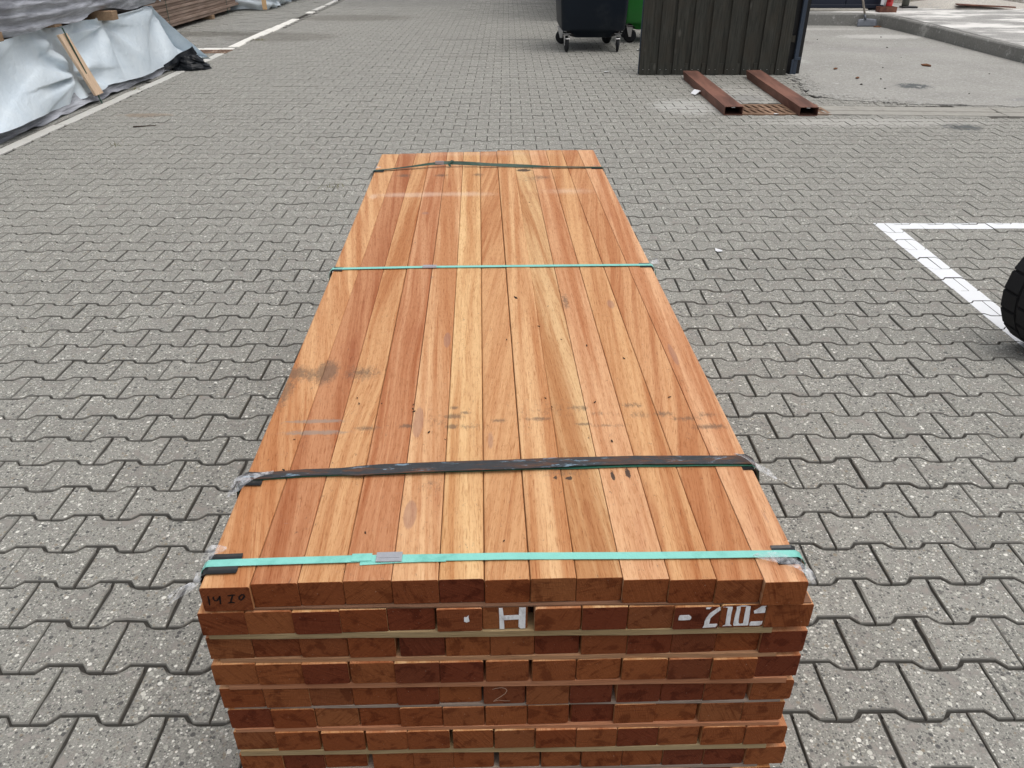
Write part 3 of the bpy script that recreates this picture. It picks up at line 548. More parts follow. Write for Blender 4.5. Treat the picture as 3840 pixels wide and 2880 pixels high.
for k in range(420):
    t = random.random(); a, b = ((3.33, 9.75), (3.12, 8.45)) if t < .6 else ((3.12, 8.45), (3.9, 8.03)); u = random.random() ** 1.0
    x = a[0] + (b[0] - a[0]) * u + random.gauss(.04, .07); y = a[1] + (b[1] - a[1]) * u + random.gauss(0, .06); s = random.uniform(.006, .022)
    mt = Matrix.Translation((x, y, .006)) @ Matrix.Rotation(random.random() * 6, 4, 'Z') @ Matrix.Diagonal((s * random.uniform(.8, 1.6), s, s * .5, 1))
    bmesh.ops.create_icosphere(bm, subdivisions=1, radius=1, matrix=mt)
stuff(bm_obj('rubble', bm, M['apron']))['label'] = 'crumbled grey concrete grit along the broken edge of the apron'
bpy.data.objects['rubble']['category'] = 'rubble'

# retaining kerb and raised platform
KP = [(3.2, 14.99), (4.2, 14.93), (5.3, 14.85), (6.10, 14.78), (6.32, 14.70), (6.38, 14.4), (6.42, 13.6), (6.46, 12.9), (6.47, 12.0), (6.48, 11.2), (6.50, 10.4), (6.60, 9.4), (6.72, 8.4), (6.9, 7.0)]
KZ = [.20, .20, .20, .20, .20, .195, .19, .185, .18, .18, .18, .178, .176, .175]
V = []; F = []; pts = []
for i in range(len(KP) - 1):
    a, b = Vector(KP[i]), Vector(KP[i + 1]); k = max(1, int((b - a).length / .05))
    for j in range(k): pts.append((a.lerp(b, j / k), KZ[i] + (KZ[i + 1] - KZ[i]) * j / k))
pts.append((Vector(KP[-1]), KZ[-1])); n = len(pts)
for i, (p, z) in enumerate(pts):
    d = (pts[min(i + 1, n - 1)][0] - pts[max(i - 1, 0)][0]).normalized(); nn = Vector((-d.y, d.x))     # towards the platform
    e = fbm(i * .13, 3.1) * .012 + random.gauss(0, .0025)
    for (o_, h) in ((-.0, -.03), (0 + e * .3, z * .45), (0 + e * .5, z - .022 + e * .6), (.014 + e, z - .004 + e * .5), (.035 + abs(e), z), (.10, z + .001)):
        q = p + nn * o_; V.append((q.x, q.y, h))
for i in range(n - 1):
    for k in range(5): F.append((i * 6 + k, (i + 1) * 6 + k, (i + 1) * 6 + k + 1, i * 6 + k + 1))
kb = struct(link('retaining_kerb', mesh('retaining_kerb', V, F, M['kerb'])))
inner = [(V[i * 6 + 5][0], V[i * 6 + 5][1]) for i in range(0, n)]
poly = inner + [(14, 7.0), (14, 17.3), (3.2, 17.3)]
V = [(x, y, .2 if i < n and y > 14 else .2 - .022 * min(1, max(0, (14.5 - y) / 4))) for i, (x, y) in enumerate(poly)]
struct(link('concrete_platform', mesh('concrete_platform', V, [tuple(range(len(V)))], M['platform'])))
# verge of soil beyond
V = []; F = []; nx, ny = 60, 18
for j in range(ny):
    for i in range(nx):
        x = 6.9 + i * .14; y = 16.75 + j * .2; V.append((x, y + .12 * fbm(x * 1.5, 1, 0), .19 + min(.25, j * .07) + .05 * fbm(x * 3, y * 3)))
for j in range(ny - 1):
    for i in range(nx - 1): F.append((j * nx + i, j * nx + i + 1, (j + 1) * nx + i + 1, (j + 1) * nx + i))
struct(link('soil_verge', mesh('soil_verge', V, F, M['soil'], True)))
V = []; F = []
for k in range(2600):
    x = random.uniform(6.9, 14); y = random.uniform(16.85, 17.9)
    if fbm(x * 1.2, y * 1.2) < -.05 and random.random() < .8: continue
    h = random.uniform(.04, .14); a = random.random() * 6.28; wd = .006; dx, dy = math.cos(a) * wd, math.sin(a) * wd; b = len(V); lx, ly = random.gauss(0, .04), random.gauss(0, .04)
    z = .24; V += [(x - dx, y - dy, z), (x + dx, y + dy, z), (x + lx, y + ly, z + h)]; F.append((b, b + 1, b + 2))
g = stuff(link('verge_grass', mesh('verge_grass', V, F, M['grass']))); g['label'] = 'dry yellow green grass on the soil verge behind the platform'; g['category'] = 'grass'
# sand heap
V = []; F = []; nx, ny = 40, 24
for j in range(ny):
    for i in range(nx):
        u = i / (nx - 1) * 2 - 1; v = j / (ny - 1) * 2 - 1; r = math.hypot(u, v); x = 8.55 + u * 1.25; y = 16.25 + v * .75
        h = .17 * max(0, 1 - r) ** .8 + .02 * fbm(x * 4, y * 4) * max(0, 1 - r) - .01 * (r > .98); V.append((x, y, .2 + h + (.002 if r < 1 else -.02)))
for j in range(ny - 1):
    for i in range(nx - 1): F.append((j * nx + i, j * nx + i + 1, (j + 1) * nx + i + 1, (j + 1) * nx + i))
g = stuff(link('sand_heap', mesh('sand_heap', V, F, M['sand'], True))); g['label'] = 'low heap of pale sand on the raised platform'; g['category'] = 'sand'

# ================================================================== THE TIMBER PACK
TH = R(2.1)
pack = thing('timber_pack', 'strapped pack of reddish brown hardwood planks standing in the middle of the yard', 'timber pack', (-.01, .85, 0), TH)
M['plank'] = mk_plank(pack)
def plank(x0f, x1f, x0b, x1b, y0, y1, zt, tk, col, skew, r=.0024, parent=pack, sub=None):
    """plank with rounded long arrises; x may differ at front and back; local origin at its middle front"""
    cx = (x0f + x1f) / 2; prof = []
    w2 = (x1f - x0f) / 2; rs = [r * random.choice((.35, .6, 1, 1.2, 2.0)) for _ in range(4)]
    for (sx, sz, a0, rr) in ((1, 1, 0, rs[0]), (-1, 1, 90, rs[1]), (-1, -1, 180, rs[2]), (1, -1, 270, rs[3])):
        for k in range(3):
            a = R(a0 + k * 45); prof.append((sx * (w2 - rr) + rr * math.cos(a), sz * (tk / 2 - rr) + rr * math.sin(a)))
    n = len(prof); V = []; F = []; dxb = (x0b + x1b) / 2 - cx
    st = [y0, y0 + .0006] + [y0 + (y1 - y0) * q for q in (.25, .5, .75)] + [y1 - .0015, y1]
    bow = random.gauss(0, .0006)
    for k, yy in enumerate(st):
        f = 1 if 0 < k < len(st) - 1 else 1 - .0006 / w2; t = (yy - y0) / (y1 - y0); wx = ((x1b - x0b) / (x1f - x0f) - 1) * t + 1
        for (px, pz) in prof: V.append((px * f * wx + dxb * t + bow * math.sin(t * math.pi), yy - y0, pz * (1 if f == 1 else 1 - .0006 / (tk / 2))))
    for k in range(len(st) - 1):
        for i in range(n):
            j = (i + 1) % n; F.append((k * n + i, k * n + j, (k + 1) * n + j, (k + 1) * n + i))
    F.append(tuple(range(n))[::-1]); F.append(tuple(range((len(st) - 1) * n, len(st) * n)))
    F = [f[::-1] for f in F]
    me = bpy.data.meshes.new('plank'); me.from_pydata(V, [], F); me.materials.append(M['plank']); me.materials.append(M['end'])
    for p in me.polygons:
        if len(p.vertices) > 4 or p.index < n: p.material_index = 1
        else: p.use_smooth = False
    me.polygons[len(F) - 1].material_index = 1; me.polygons[len(F) - 2].material_index = 1
    bm = bmesh.new(); bm.from_mesh(me); bmesh.ops.recalc_face_normals(bm, faces=bm.faces); bm.to_mesh(me); bm.free()
    o = link('plank', me, parent, (cx, y0, zt - tk / 2)); o.color = (col[0] * .93, col[1] * 1.005, col[2] * 1.0, skew); return o
TK = .0480
ZT = [.683, .631, .570, .512, .451, .396, .339, .277, .220, .162, .106]
# linear base colours of the 13 top planks as they lie from left to right, and how diagonal each one's grain is
TOPC = [(.66, .335, .155), (.43, .150, .065), (.60, .290, .125), (.55, .235, .115), (.71, .385, .195), (.76, .445, .205), (.58, .270, .115), (.72, .395, .190), (.65, .380, .180), (.68, .340, .175), (.62, .300, .130), (.58, .260, .115), (.70, .350, .185)]
TOPS = [.80, .66, .45, .52, .58, .50, .25, .47, .62, .50, .38, .22, .40]
TOPC = [tuple(a * .68 + b * .32 for a, b in zip(c, (.635, .315, .150))) for c in TOPC]
topp = []
for i in range(13):
    f0, f1 = FRONT_JOINTS[i], FRONT_JOINTS[i + 1]; b0, b1 = FAR_JOINTS[i], FAR_JOINTS[i + 1]
    # even the far joints out so that the planks stay the same width
    bx0 = -.4555 + (b0[0] + .4555) * .4 + (i * .91583 / 13) * .0 + (i * .0704) * .6; bx1 = -.4555 + (b1[0] + .4555) * .4 + ((i + 1) * .0704) * .6
    o = plank(f0[0] + .0005, f1[0] - .0005, bx0 + .0005, bx1 - .0005, (f0[1] + f1[1]) / 2 + random.gauss(0, .0012), (b0[1] + b1[1]) / 2 + random.gauss(0, .003), ZT[0] + random.gauss(0, .0006), TK, TOPC[i], TOPS[i], r=.0020)
    topp.append(o)
lay = {0: topp}
for L in range(1, 11):
    xs = LAYER_X.get(L)
    if xs is None:
        x = -.468; xs = []
        for i in range(13): xs.append((x, x + .071)); x += .071 + random.choice((.0005, .0008, .001, .004, .006))
    lay[L] = []; inset = random.uniform(-.002, .004)
    for (a, b) in xs:
        w_ = (b - a); a += random.uniform(-.0002, .0004)
        base = random.choice(TOPC); y0 = (a + .0) * -.022 + .003 + {1: -.006, 3: -.005, 6: -.006, 8: -.003}.get(L, -.001) + random.choice((0, 0, 0, .001, -.001, .002, -.0015, .004))
        bb = a + .0705; lay[L].append(plank(a, max(b, a + .0695) - .0003, a + random.gauss(0, .003), b + random.gauss(0, .003) - .0003, y0, y0 + 2.54 + random.gauss(0, .01), ZT[L] + random.gauss(0, .0005), TK, base, random.random()))
# stickers between the layers, at the front end and under each strap
mats = [4, 0, 1, 3, 2, 3, 0, 2, 1, 3]
ends = [(-.452, .470), (-.4615, .418), (-.455, .436), (-.452, .462), (-.455, .464), (-.462, .47), (-.463, .458), (-.455, .452), (-.45, .46), (-.46, .45)]
for L in range(10):
    zb = ZT[L] - TK; zt = ZT[L + 1]
    ys_ = [0, -.003, .002, -.002, .002, .002, -.003, .002, 0, .002, .002]
    for q, yy in enumerate((min(ys_[L], ys_[L + 1]) + (.0015 if L else .004), .62, 1.25, 1.9, 2.48)):
        z0, z1 = zt + .0006, zb - .0006; x0, x1 = ends[L]
        if q: x0 += random.gauss(0, .01); x1 += random.gauss(0, .01)
        sl = (.0, -.022)[1]; n = 8; V = []; F = []
        for i in range(n + 1):
            x = x0 + (x1 - x0) * i / n; y = yy + sl * x + random.gauss(0, .0007) + random.uniform(0, .001) + (.002 if L in (2, 5) else 0)
            V += [(x, y, z0), (x, y + .038, z0), (x, y + .038, z1), (x, y, z1)]
        for i in range(n):
            for k in range(4): F.append((i * 4 + k, i * 4 + (k + 1) % 4, (i + 1) * 4 + (k + 1) % 4, (i + 1) * 4 + k))
        F += [(0, 3, 2, 1), (n * 4, n * 4 + 1, n * 4 + 2, n * 4 + 3)]
        link('sticker', mesh('sticker', V, F, STK[mats[L]]), pack)
for yy in (.25, 1.24, 2.25):
    box_obj('bearer', M['bearer'], pack, -.47, .47, yy, yy + .08, 0, ZT[10] - TK - .0005, .003)

# straps run round the whole pack
def band(name, pts, w_, m, z0=.6838, parent=pack, thick=.0008, zf=None, twist=None, wrap=True, xoff=.0):
    """flat band on the top (points x,y), over both edges and down the sides"""
    P = []                                    # (x, y, z, direction of width)
    if wrap:
        y = pts[0][1]; P.append((-.474 - xoff, y + .004, .06, Vector((0, 1, 0)))); P.append((-.474 - xoff, y, .60, Vector((0, 1, 0)))); P.append((-.466 - xoff, y, z0 - .014, Vector((0, 1, 0)))); P.append((-.461 - xoff, y, z0 - .005, Vector((0, 1, 0)))); P.append((-.455, y, z0 + .0005, Vector((0, 1, 0))))
    fine = []
    for i in range(len(pts) - 1):
        k = max(2, int(abs(pts[i + 1][0] - pts[i][0]) / .03))
        for j in range(k): t = j / k; fine.append((pts[i][0] + (pts[i + 1][0] - pts[i][0]) * t, pts[i][1] + (pts[i + 1][1] - pts[i][1]) * t))
    fine.append(pts[-1])
    for (x, y) in fine:
        x = max(-.452, min(.455, x)) if wrap else x
        z = z0 + (zf(x) if zf else .0006 * (1 + math.sin(x * 37))); tw = twist(x) if twist else 0
        P.append((x, y, z, Vector((0, math.cos(tw), math.sin(tw)))))
    if wrap:
        y = pts[-1][1]; P.append((.462 + xoff, y, z0 - .004, Vector((0, 1, 0)))); P.append((.468 + xoff, y, z0 - .014, Vector((0, 1, 0)))); P.append((.482 + xoff, y, .60, Vector((0, 1, 0)))); P.append((.500 + xoff, y + .004, .06, Vector((0, 1, 0))))
    V = []; F = []; n = len(P); W_ = w_ if callable(w_) else (lambda x: w_)
    for i, (x, y, z, wd) in enumerate(P):
        a = Vector(P[max(i - 1, 0)][:3]); b = Vector(P[min(i + 1, n - 1)][:3]); t = (b - a).normalized(); nn = t.cross(wd).normalized()
        if nn.length < .5: nn = Vector((0, 0, 1))
        c = Vector((x, y, z)); h = W_(x) / 2
        for s, u in ((-1, 0), (1, 0), (1, 1), (-1, 1)): V.append(c + wd * h * s + nn * thick * u)
    for i in range(n - 1):
        for k in range(4): F.append((i * 4 + k, i * 4 + (k + 1) % 4, (i + 1) * 4 + (k + 1) % 4, (i + 1) * 4 + k))
    F += [(0, 1, 2, 3), ((n - 1) * 4 + 3, (n - 1) * 4 + 2, (n - 1) * 4 + 1, (n - 1) * 4)]
    me = mesh(name, V, F, m, False); o = link(name, me, parent)
    bm = bmesh.new(); bm.from_mesh(me); bmesh.ops.recalc_face_normals(bm, faces=bm.faces); bm.to_mesh(me); bm.free()
    return o
def seal(strap, x, y, w_=.044, d=.019, z=.6845):
    bm = bmesh.new(); box(bm, x - w_ / 2, x + w_ / 2, y - d / 2, y + d / 2, z, z + .0026, .0009, 2)
    box(bm, x - w_ / 2 + .003, x + w_ / 2 - .003, y - .003, y + .003, z + .0027, z + .0032); bm_obj('seal', bm, M['seal'], strap)
def corner_guard(side, y, wl=.07, dl=.056, skew=0, z=.6833):
    """ribbed L-shaped edge protector"""
    s = side; prof = []; rib = 9; V = []; F = []
    for j in range(rib + 1):
        v = j / rib; yy = y - dl / 2 + dl * v; h = .0022 * (.5 + .5 * math.cos(v * math.pi * 6)) ** 1.5
        for k, (dx, z_) in enumerate(((wl, 0), (wl * .5, 0), (.006, .0004), (0, -.002), (-.0025, -.009), (-.003, -.05))):
            x = (-.4565 if s < 0 else .4585) + (dx if s < 0 else -dx); hx = h if k < 3 else 0
            V.append((x - (h * .8 * -s if k >= 3 else 0) * -1 if False else x + (s * h * .8 if k >= 3 else 0), yy + skew * dx * (1 if s < 0 else 1), z + z_ + .0005 + hx))
    for j in range(rib):
        for k in range(5): F.append((j * 6 + k, (j + 1) * 6 + k, (j + 1) * 6 + k + 1, j * 6 + k + 1))
    me = mesh('corner_guard', V, F, M['corner']); o = link('corner_guard', me, pack)
    md = o.modifiers.new('t', 'SOLIDIFY'); md.thickness = .0012; md.offset = 1; return o
g1 = .6870
s1 = band('strap', STRAP1, .0150, M['strap_teal'], g1 - .0008, zf=lambda x: -.0015 * math.exp(-((abs(x) - .0) / .36) ** 6) + .0008); s1['label'] = 'bright turquoise plastic strap nearest the front ends'
s1b = band('strap_tail', [(-.222, .0505), (-.16, .0530), (-.09, .0530)], .0135, M['strap_teal'], .6846, s1, wrap=False)
s1c = band('strap_overlap', [(-.236, .0585), (-.205, .0588)], .0160, M['strap_teal'], .6869, s1, wrap=False, thick=.0007)
seal(s1, -.178, .0576, .040, .0205, .6862)
corner_guard(-1, STRAP1[0][1] - .001, .050, .043, .03); corner_guard(1, STRAP1[-1][1] + .001, .038, .041)
s2 = band('strap', [(x, y - (.0005 if x < .12 else .0062)) for x, y in STRAP2], .010, M['strap_green'], .6846); s2['label'] = 'green plastic strap mostly hidden under the rusty band'
s2b = band('steel_band', [(x, y + .0035) for x, y in STRAP2], lambda x: .019 if x < -.2545 else (.0285 if x < .14 else .0255), M['strap_rusty'], .6868, zf=lambda x: .0035 * math.exp(-((x + .05) / .28) ** 2) + (.0014 if x > -.253 else 0), xoff=.002); s2b['label'] = 'bent black steel band with rust and pale blue paint scuffs'
corner_guard(-1, STRAP2[0][1], .036, .038, -.05); corner_guard(1, STRAP2[-1][1] + .002, .022, .046)
s3 = band('strap', STRAP3, .0135, M['strap_teal'], .6858, zf=lambda x: .0002); s3['label'] = 'thin turquoise strap across the middle of the pack'
seal(s3, -.180, STRAP3[1][1], .040, .019, .6862); corner_guard(-1, STRAP3[0][1], .030, .026, -.1); corner_guard(1, STRAP3[-1][1], .036, .028, .05)
s4 = band('strap', STRAP4, .0150, M['strap_dkgreen'], .6868, zf=lambda x: .013 * math.exp(-((x + .17) / .16) ** 2) + .0035 * math.exp(-((x - .1) / .2) ** 2),
          twist=lambda x: (.95 * math.exp(-((x + .10) / .15) ** 2) + .5 * (x > .02) * math.exp(-((x - .12) / .1) ** 2))); s4['label'] = 'twisted dark green strap at the far end of the pack'
bm = bmesh.new(); box(bm, -.215, -.180, 2.309, 2.312, .694, .710, .0008); bm_obj('seal', bm, M['seal'], s4)
V = [(-.166, 2.305, .700), (-.158, 2.298, .690), (-.150, 2.298, .691), (-.156, 2.306, .703), (-.150, 2.315, .712), (-.138, 2.314, .710)]
o = link('strap_tail', mesh('strap_tail', V, [(0, 1, 2, 3), (0, 3, 5, 4)], M['strap_dkgreen']), s4); o.modifiers.new('t', 'SOLIDIFY').thickness = .0008
corner_guard(-1, STRAP4[0][1], .040, .028, 0); corner_guard(1, STRAP4[-1][1], .045, .026, 0)

# torn bits of clear wrapping caught under the corners
def scrap(path, width, seed, name='torn_film'):
    rn = random.Random(seed); V = []; F = []; nn = 6
    for i, p in enumerate(path):
        p = Vector(p); d = (Vector(path[min(i + 1, len(path) - 1)]) - Vector(path[max(i - 1, 0)])).normalized(); sdir = d.cross(Vector((0, 0, 1))).normalized(); ww = width[i]
        for k in range(nn + 1):
            t = k / nn - .5; V.append(p + sdir * ww * t + Vector((rn.gauss(0, .0018), rn.gauss(0, .0018), abs(rn.gauss(0, .003)) + .006 * abs(math.sin(k * 1.7 + i)) * min(1, ww / .03))))
    for i in range(len(path) - 1):
        for k in range(nn): a = i * (nn + 1) + k; F.append((a, a + 1, a + nn + 2, a + nn + 1))
    o = link(name, mesh(name, V, F, M['clear'], True), pack); sb = o.modifiers.new('s', 'SUBSURF'); sb.levels = 1; sb.render_levels = 1; return o
scrap([(.385, .037, .6865), (.405, .032, .687), (.425, .027, .688), (.443, .018, .688), (.456, .004, .687), (.4625, -.006, .682), (.464, -.012, .672)], [.012, .022, .026, .022, .018, .014, .008], 1)
scrap([(-.436, .085, .690), (-.446, .078, .690), (-.4535, .066, .691), (-.458, .055, .688)], [.006, .022, .022, .012], 2)
scrap([(-.4655, .042, .68), (-.464, .030, .672), (-.462, .018, .678), (-.459, .008, .688), (-.468, .000, .685), (-.480, -.002, .676), (-.494, -.010, .668)], [.003, .016, .012, .020, .016, .010, .003], 3)
scrap([(-.462, .012, .682), (-.474, .016, .678), (-.490, .014, .67), (-.505, .008, .662)], [.006, .006, .004, .002], 9)
scrap([(-.405, .276, .690), (-.432, .262, .692), (-.450, .250, .692), (-.463, .240, .686), (-.472, .226, .676)], [.004, .022, .032, .030, .008], 4)
scrap([(.430, .300, .689), (.444, .292, .693), (.452, .276, .692), (.462, .258, .688), (.474, .246, .684), (.488, .236, .68)], [.003, .004, .004, .016, .022, .004], 5)
scrap([(-.430, 2.275, .694), (-.444, 2.27, .694), (-.452, 2.262, .692)], [.01, .02, .01], 6)
scrap([(.42, 2.28, .690), (.43, 2.272, .692), (.44, 2.275, .692)], [.006, .012, .006], 7)
scrap([(.462, 1.27, .684), (.468, 1.262, .682), (.472, 1.25, .678)], [.006, .03, .02], 8)

# painted and written marks on the front ends
def flat_mark(name, poly, y, m, parent, th=.0004):
    V = [(x, y, z) for x, z in poly] + [(x, y - th, z) for x, z in poly]; n = len(poly)
    F = [tuple(range(n)), tuple(range(2 * n - 1, n - 1, -1))] + [(i, i + n, (i + 1) % n + n, (i + 1) % n) for i in range(n)]
    bm = bmesh.new(); me = mesh(name, V, F, m); bm.from_mesh(me); bmesh.ops.recalc_face_normals(bm, faces=bm.faces); bm.to_mesh(me); bm.free()
    o = link(name, me, parent); o.matrix_parent_inverse = Matrix.Translation(-parent.location); return o
def stroke(name, pts, y, w_, m, parent):
    V = []; F = []; P = [Vector((a, b)) for a, b in pts]
    for i, p in enumerate(P):
        d = (P[min(i + 1, len(P) - 1)] - P[max(i - 1, 0)]).normalized(); nn = Vector((-d.y, d.x)); h = w_ / 2 * (1 if 0 < i < len(P) - 1 else .7)
        V += [(p.x + nn.x * h, y, p.y + nn.y * h), (p.x - nn.x * h, y, p.y - nn.y * h)]
    for i in range(len(P) - 1): F.append((2 * i, 2 * i + 1, 2 * i + 3, 2 * i + 2))
    o = link(name, mesh(name, V, F, m), parent); o.matrix_parent_inverse = Matrix.Translation(-parent.location); return o
def holder(x, L): return min(lay[L], key=lambda o: abs(o.location.x - x))
for i in (10, 11): lay[1][i].location.y = lay[1][10].location.y      # the figures run over two flush ends
allp = [('painted_dash', NUMERALS[0])] + [('painted_numeral', q) for q in (NUMERALS[1], NUMERALS[2], NUMERALS[3], NUMERALS[5], NUMERALS[6])]
for nm, pg in allp:
    cx = sum(p[0] for p in pg) / len(pg); h = holder(cx, 1); ymin = h.location.y
    ztop = ZT[1] - .0012; zbot = ZT[1] - TK + .001
    pg = [(x, max(zbot, min(ztop, z - .0005))) for x, z in pg]; flat_mark(nm, pg, ymin - .0003, M['mark'], h)
out_, inn = NUMERALS[4], ZERO_HOLE; h = holder(sum(p[0] for p in out_) / 8, 1); y = h.location.y - .0006
V = [(a, y, min(ZT[1] - .0012, max(ZT[1] - TK + .001, b))) for a, b in out_] + [(a, y, b) for a, b in inn]; F = [(i, (i + 1) % 8, 8 + (i + 1) % 8, 8 + i) for i in range(8)]
o = link('painted_numeral', mesh('painted_numeral', V, F, M['mark']), h); o.matrix_parent_inverse = Matrix.Translation(-h.location)
h = holder(.01, 1)
for pg in LETTER_H: flat_mark('painted_letter', [(x, max(ZT[1] - TK + .001, min(ZT[1] - .0012, z))) for x, z in pg], h.location.y - .0003 - (.0004 if pg is LETTER_H[1] else 0), M['mark'], h)
h = holder(-.06, 1); flat_mark('painted_spot', DIAMOND[0], h.location.y - .0003, M['mark'], h)
for pl in MARKER: stroke('written_figure', [(max(-.4535, x), z) for x, z in pl], lay[0][0].location.y - .0006, .0028, M['ink'], lay[0][0])
h = holder(0, 4)
for pl in CHALK: stroke('chalk_figure', pl, h.location.y - .0006, .0011, M['chalk'], h)

# bark crumbs lying on the planks
def chunk(name, m, s, seed):
    rn = random.Random(seed); bm = bmesh.new(); bmesh.ops.create_icosphere(bm, subdivisions=1, radius=1)
    for v in bm.verts: v.co = Vector((v.co.x * s[0], v.co.y * s[1], v.co.z * s[2])) * rn.uniform(.6, 1.25)
    me = bpy.data.meshes.new(name); bmesh.ops.recalc_face_normals(bm, faces=bm.faces); bm.to_mesh(me); bm.free(); me.materials.append(m); return me
seen_ = {}
cm = [chunk('bark_crumb', M['bark'], (.0055, .0022, .0014), k) for k in range(4)]
mw = Matrix.Translation((-.01, .85, 0)) @ Matrix.Rotation(TH, 4, 'Z')
for k, (x, y) in enumerate(CRUMBS):
    p = mw @ Vector((x, y, .6848)); o = link('bark_crumb', cm[k % 4], None, p, (0, 0, random.random() * 6)); s = 1.8 if k == 0 else random.uniform(.4, 1.0); o.scale = (s, s, min(s, 1.2))
    if k == 0: tag(o, 'largest bark crumb, lying on the pale planks beyond the middle of the pack', 'bark chip')
    else:
        nth = ('leftmost', 'second', 'third', 'fourth', 'fifth', 'sixth', 'seventh', 'eighth', 'ninth', 'tenth', 'eleventh', 'twelfth', 'rightmost')[max(0, min(12, int((x + .4555) / .0704)))]
        zone = 'in front of the turquoise strap' if y < .05 else 'between turquoise strap and rusty band' if y < .27 else 'just beyond the rusty band' if y < .36 else 'among the dark smudges' if y < .53 else 'short of the thin strap' if y < 1.24 else 'beyond the thin strap'
        lb = 'tiny bark crumb on the %s plank, %s' % (nth, zone); seen_[lb] = seen_.get(lb, 0) + 1
        if seen_[lb] > 1: lb += (', a little nearer', ', a little farther', ', by its edge')[(seen_[lb] - 2) % 3]
        tag(o, lb, 'bark chip', 'bark crumbs on the planks')

# ================================================================== LEFT: WRAPPED STACKS
def ridge(t): return 1 - abs(math.sin(t))
def film_wall(name, y0, y1, z0, z1, xfun, m, parent, nu=220, nv=44, fold=None):
    V = []; F = []
    for i in range(nu + 1):
        y = y0 + (y1 - y0) * i / nu
        for j in range(nv + 1):
            v = j / nv; za = z0(y) if callable(z0) else z0; zb = z1(y) if callable(z1) else z1; z = za + (zb - za) * v
            x = xfun(y, v, z); d = fold(y, z, v) if fold else 0; V.append((x + d, y, z))
    for i in range(nu):
        for j in range(nv): a = i * (nv + 1) + j; F.append((a, a + nv + 1, a + nv + 2, a + 1))
    o = link(name, mesh(name, V, F, m, True), parent); return o
st = thing('wrapped_stack', 'white film wrapped timber stack on the left, with a pine batten strapped to its side', 'wrapped timber', (0, 0, 0))
def x_w(y, v, z): return -4.19 - .09 * v + .07 * (1 - v) ** 2 + (.30 * max(0, (y - 9.85) / .9) ** 1.6 * (1 - v) ** .9 - .05 * max(0, (y - 10.0)) * v if y > 9.85 else 0)
def fold_w(y, z, v):
    d = 0
    for (py, pz, k, amp, rr) in ((7.98, .28, 13, .030, .55), (8.86, .62, 11, .020, .55), (7.92, .62, 12, .016, .45), (10.3, .68, 12, .022, .9)):
        dy, dz = y - py, (z - pz) * 1.2; r = math.hypot(dy, dz); a = math.atan2(dz, dy)
        s = math.sin(a * k * .5 + .7 * fbm(y * .9, z * 1.2, k, 1) + 1.6 * fbm(a * .9, r * .5, k, 1))
        s = (abs(s) ** .55) * (1 if s > 0 else -1); d += amp * s * min(1, r / .18) * math.exp(-(r / rr) ** 2)
    q = (y * .55 - z * 1.25) * 9 + 2.2 * fbm(y * .7, z * .8, 4, 1); s = math.sin(q); d += .021 * (abs(s) ** .6) * (1 if s > 0 else -1) * min(1, max(0, (8.1 - y) / .5)) * (1 - .55 * v)
    d += .010 * fbm(y * 1.6, z * 2.0, 9, 2) + .02 * math.sin(y * 2.2)
    pin = min(1, abs(y - 7.97) / .12); return d * 1.9 * (.25 + .75 * pin) - .02 * (1 - pin)
def botw(y): return .085 + .018 * fbm(y * 1.5, 2) + .012 * math.sin(y * 3.1) - (.05 * max(0, y - 10.1))
def topw(y): return .695 if y < 10.2 else max(.06, .695 - (y - 10.2) * 1.25)
film_wall('white_film', 3.2, 10.70, botw, topw, x_w, M['film'], st, 330, 56, fold_w)
def x_g(y, v, z): return -4.16 - .06 * v + .03 * (1 - v)
def fold_g(y, z, v): return .022 * fbm(y * 1.4, z * 9, 5, 4) + .006 * math.sin((y * .6 + z * 9) * 9 + 3 * fbm(y * 1.2, z * 3))
film_wall('grey_film', 3.2, 10.4, lambda y: .004 + .05 * max(0, fbm(y * 1.7, 8)) + (.03 * math.exp(-((y - 7.9) / .2) ** 2)), lambda y: botw(y) + .06, x_g, M['film_grey'], st, 260, 14, fold_g)
# far end face of the wrapping, sloping out at the foot
V = []; F = []; nu = 36; nv = 26
for i in range(nu + 1):
    for j in range(nv + 1):
        u = i / nu; v = j / nv; z = .04 + .655 * v; x = -4.27 + .42 * (1 - v) ** 1.3 * (1 - u) - u * 1.25; yb = 10.22 + .47 * (1 - v) * (1 - .4 * u) + .02 * math.sin(u * 22 + 3 * v) + .015 * fbm(u * 9, v * 5)
        V.append((x, yb, z))
for i in range(nu):
    for j in range(nv): a = i * (nv + 1) + j; F.append((a, a + nv + 1, a + nv + 2, a + 1))
link('white_film', mesh('white_film_end', V, F, M['film'], True), st)
box_obj('timber', M['old_plank'], st, -5.45, -4.36, 3.2, 10.1, .08, .66, .01)  # unseen core inside the wrap, added to block light
for yy in (3.6, 5.6, 7.9, 9.4): box_obj('bearer', M['bearer'], st, -5.45, -4.36, yy, yy + .09, 0, .079)
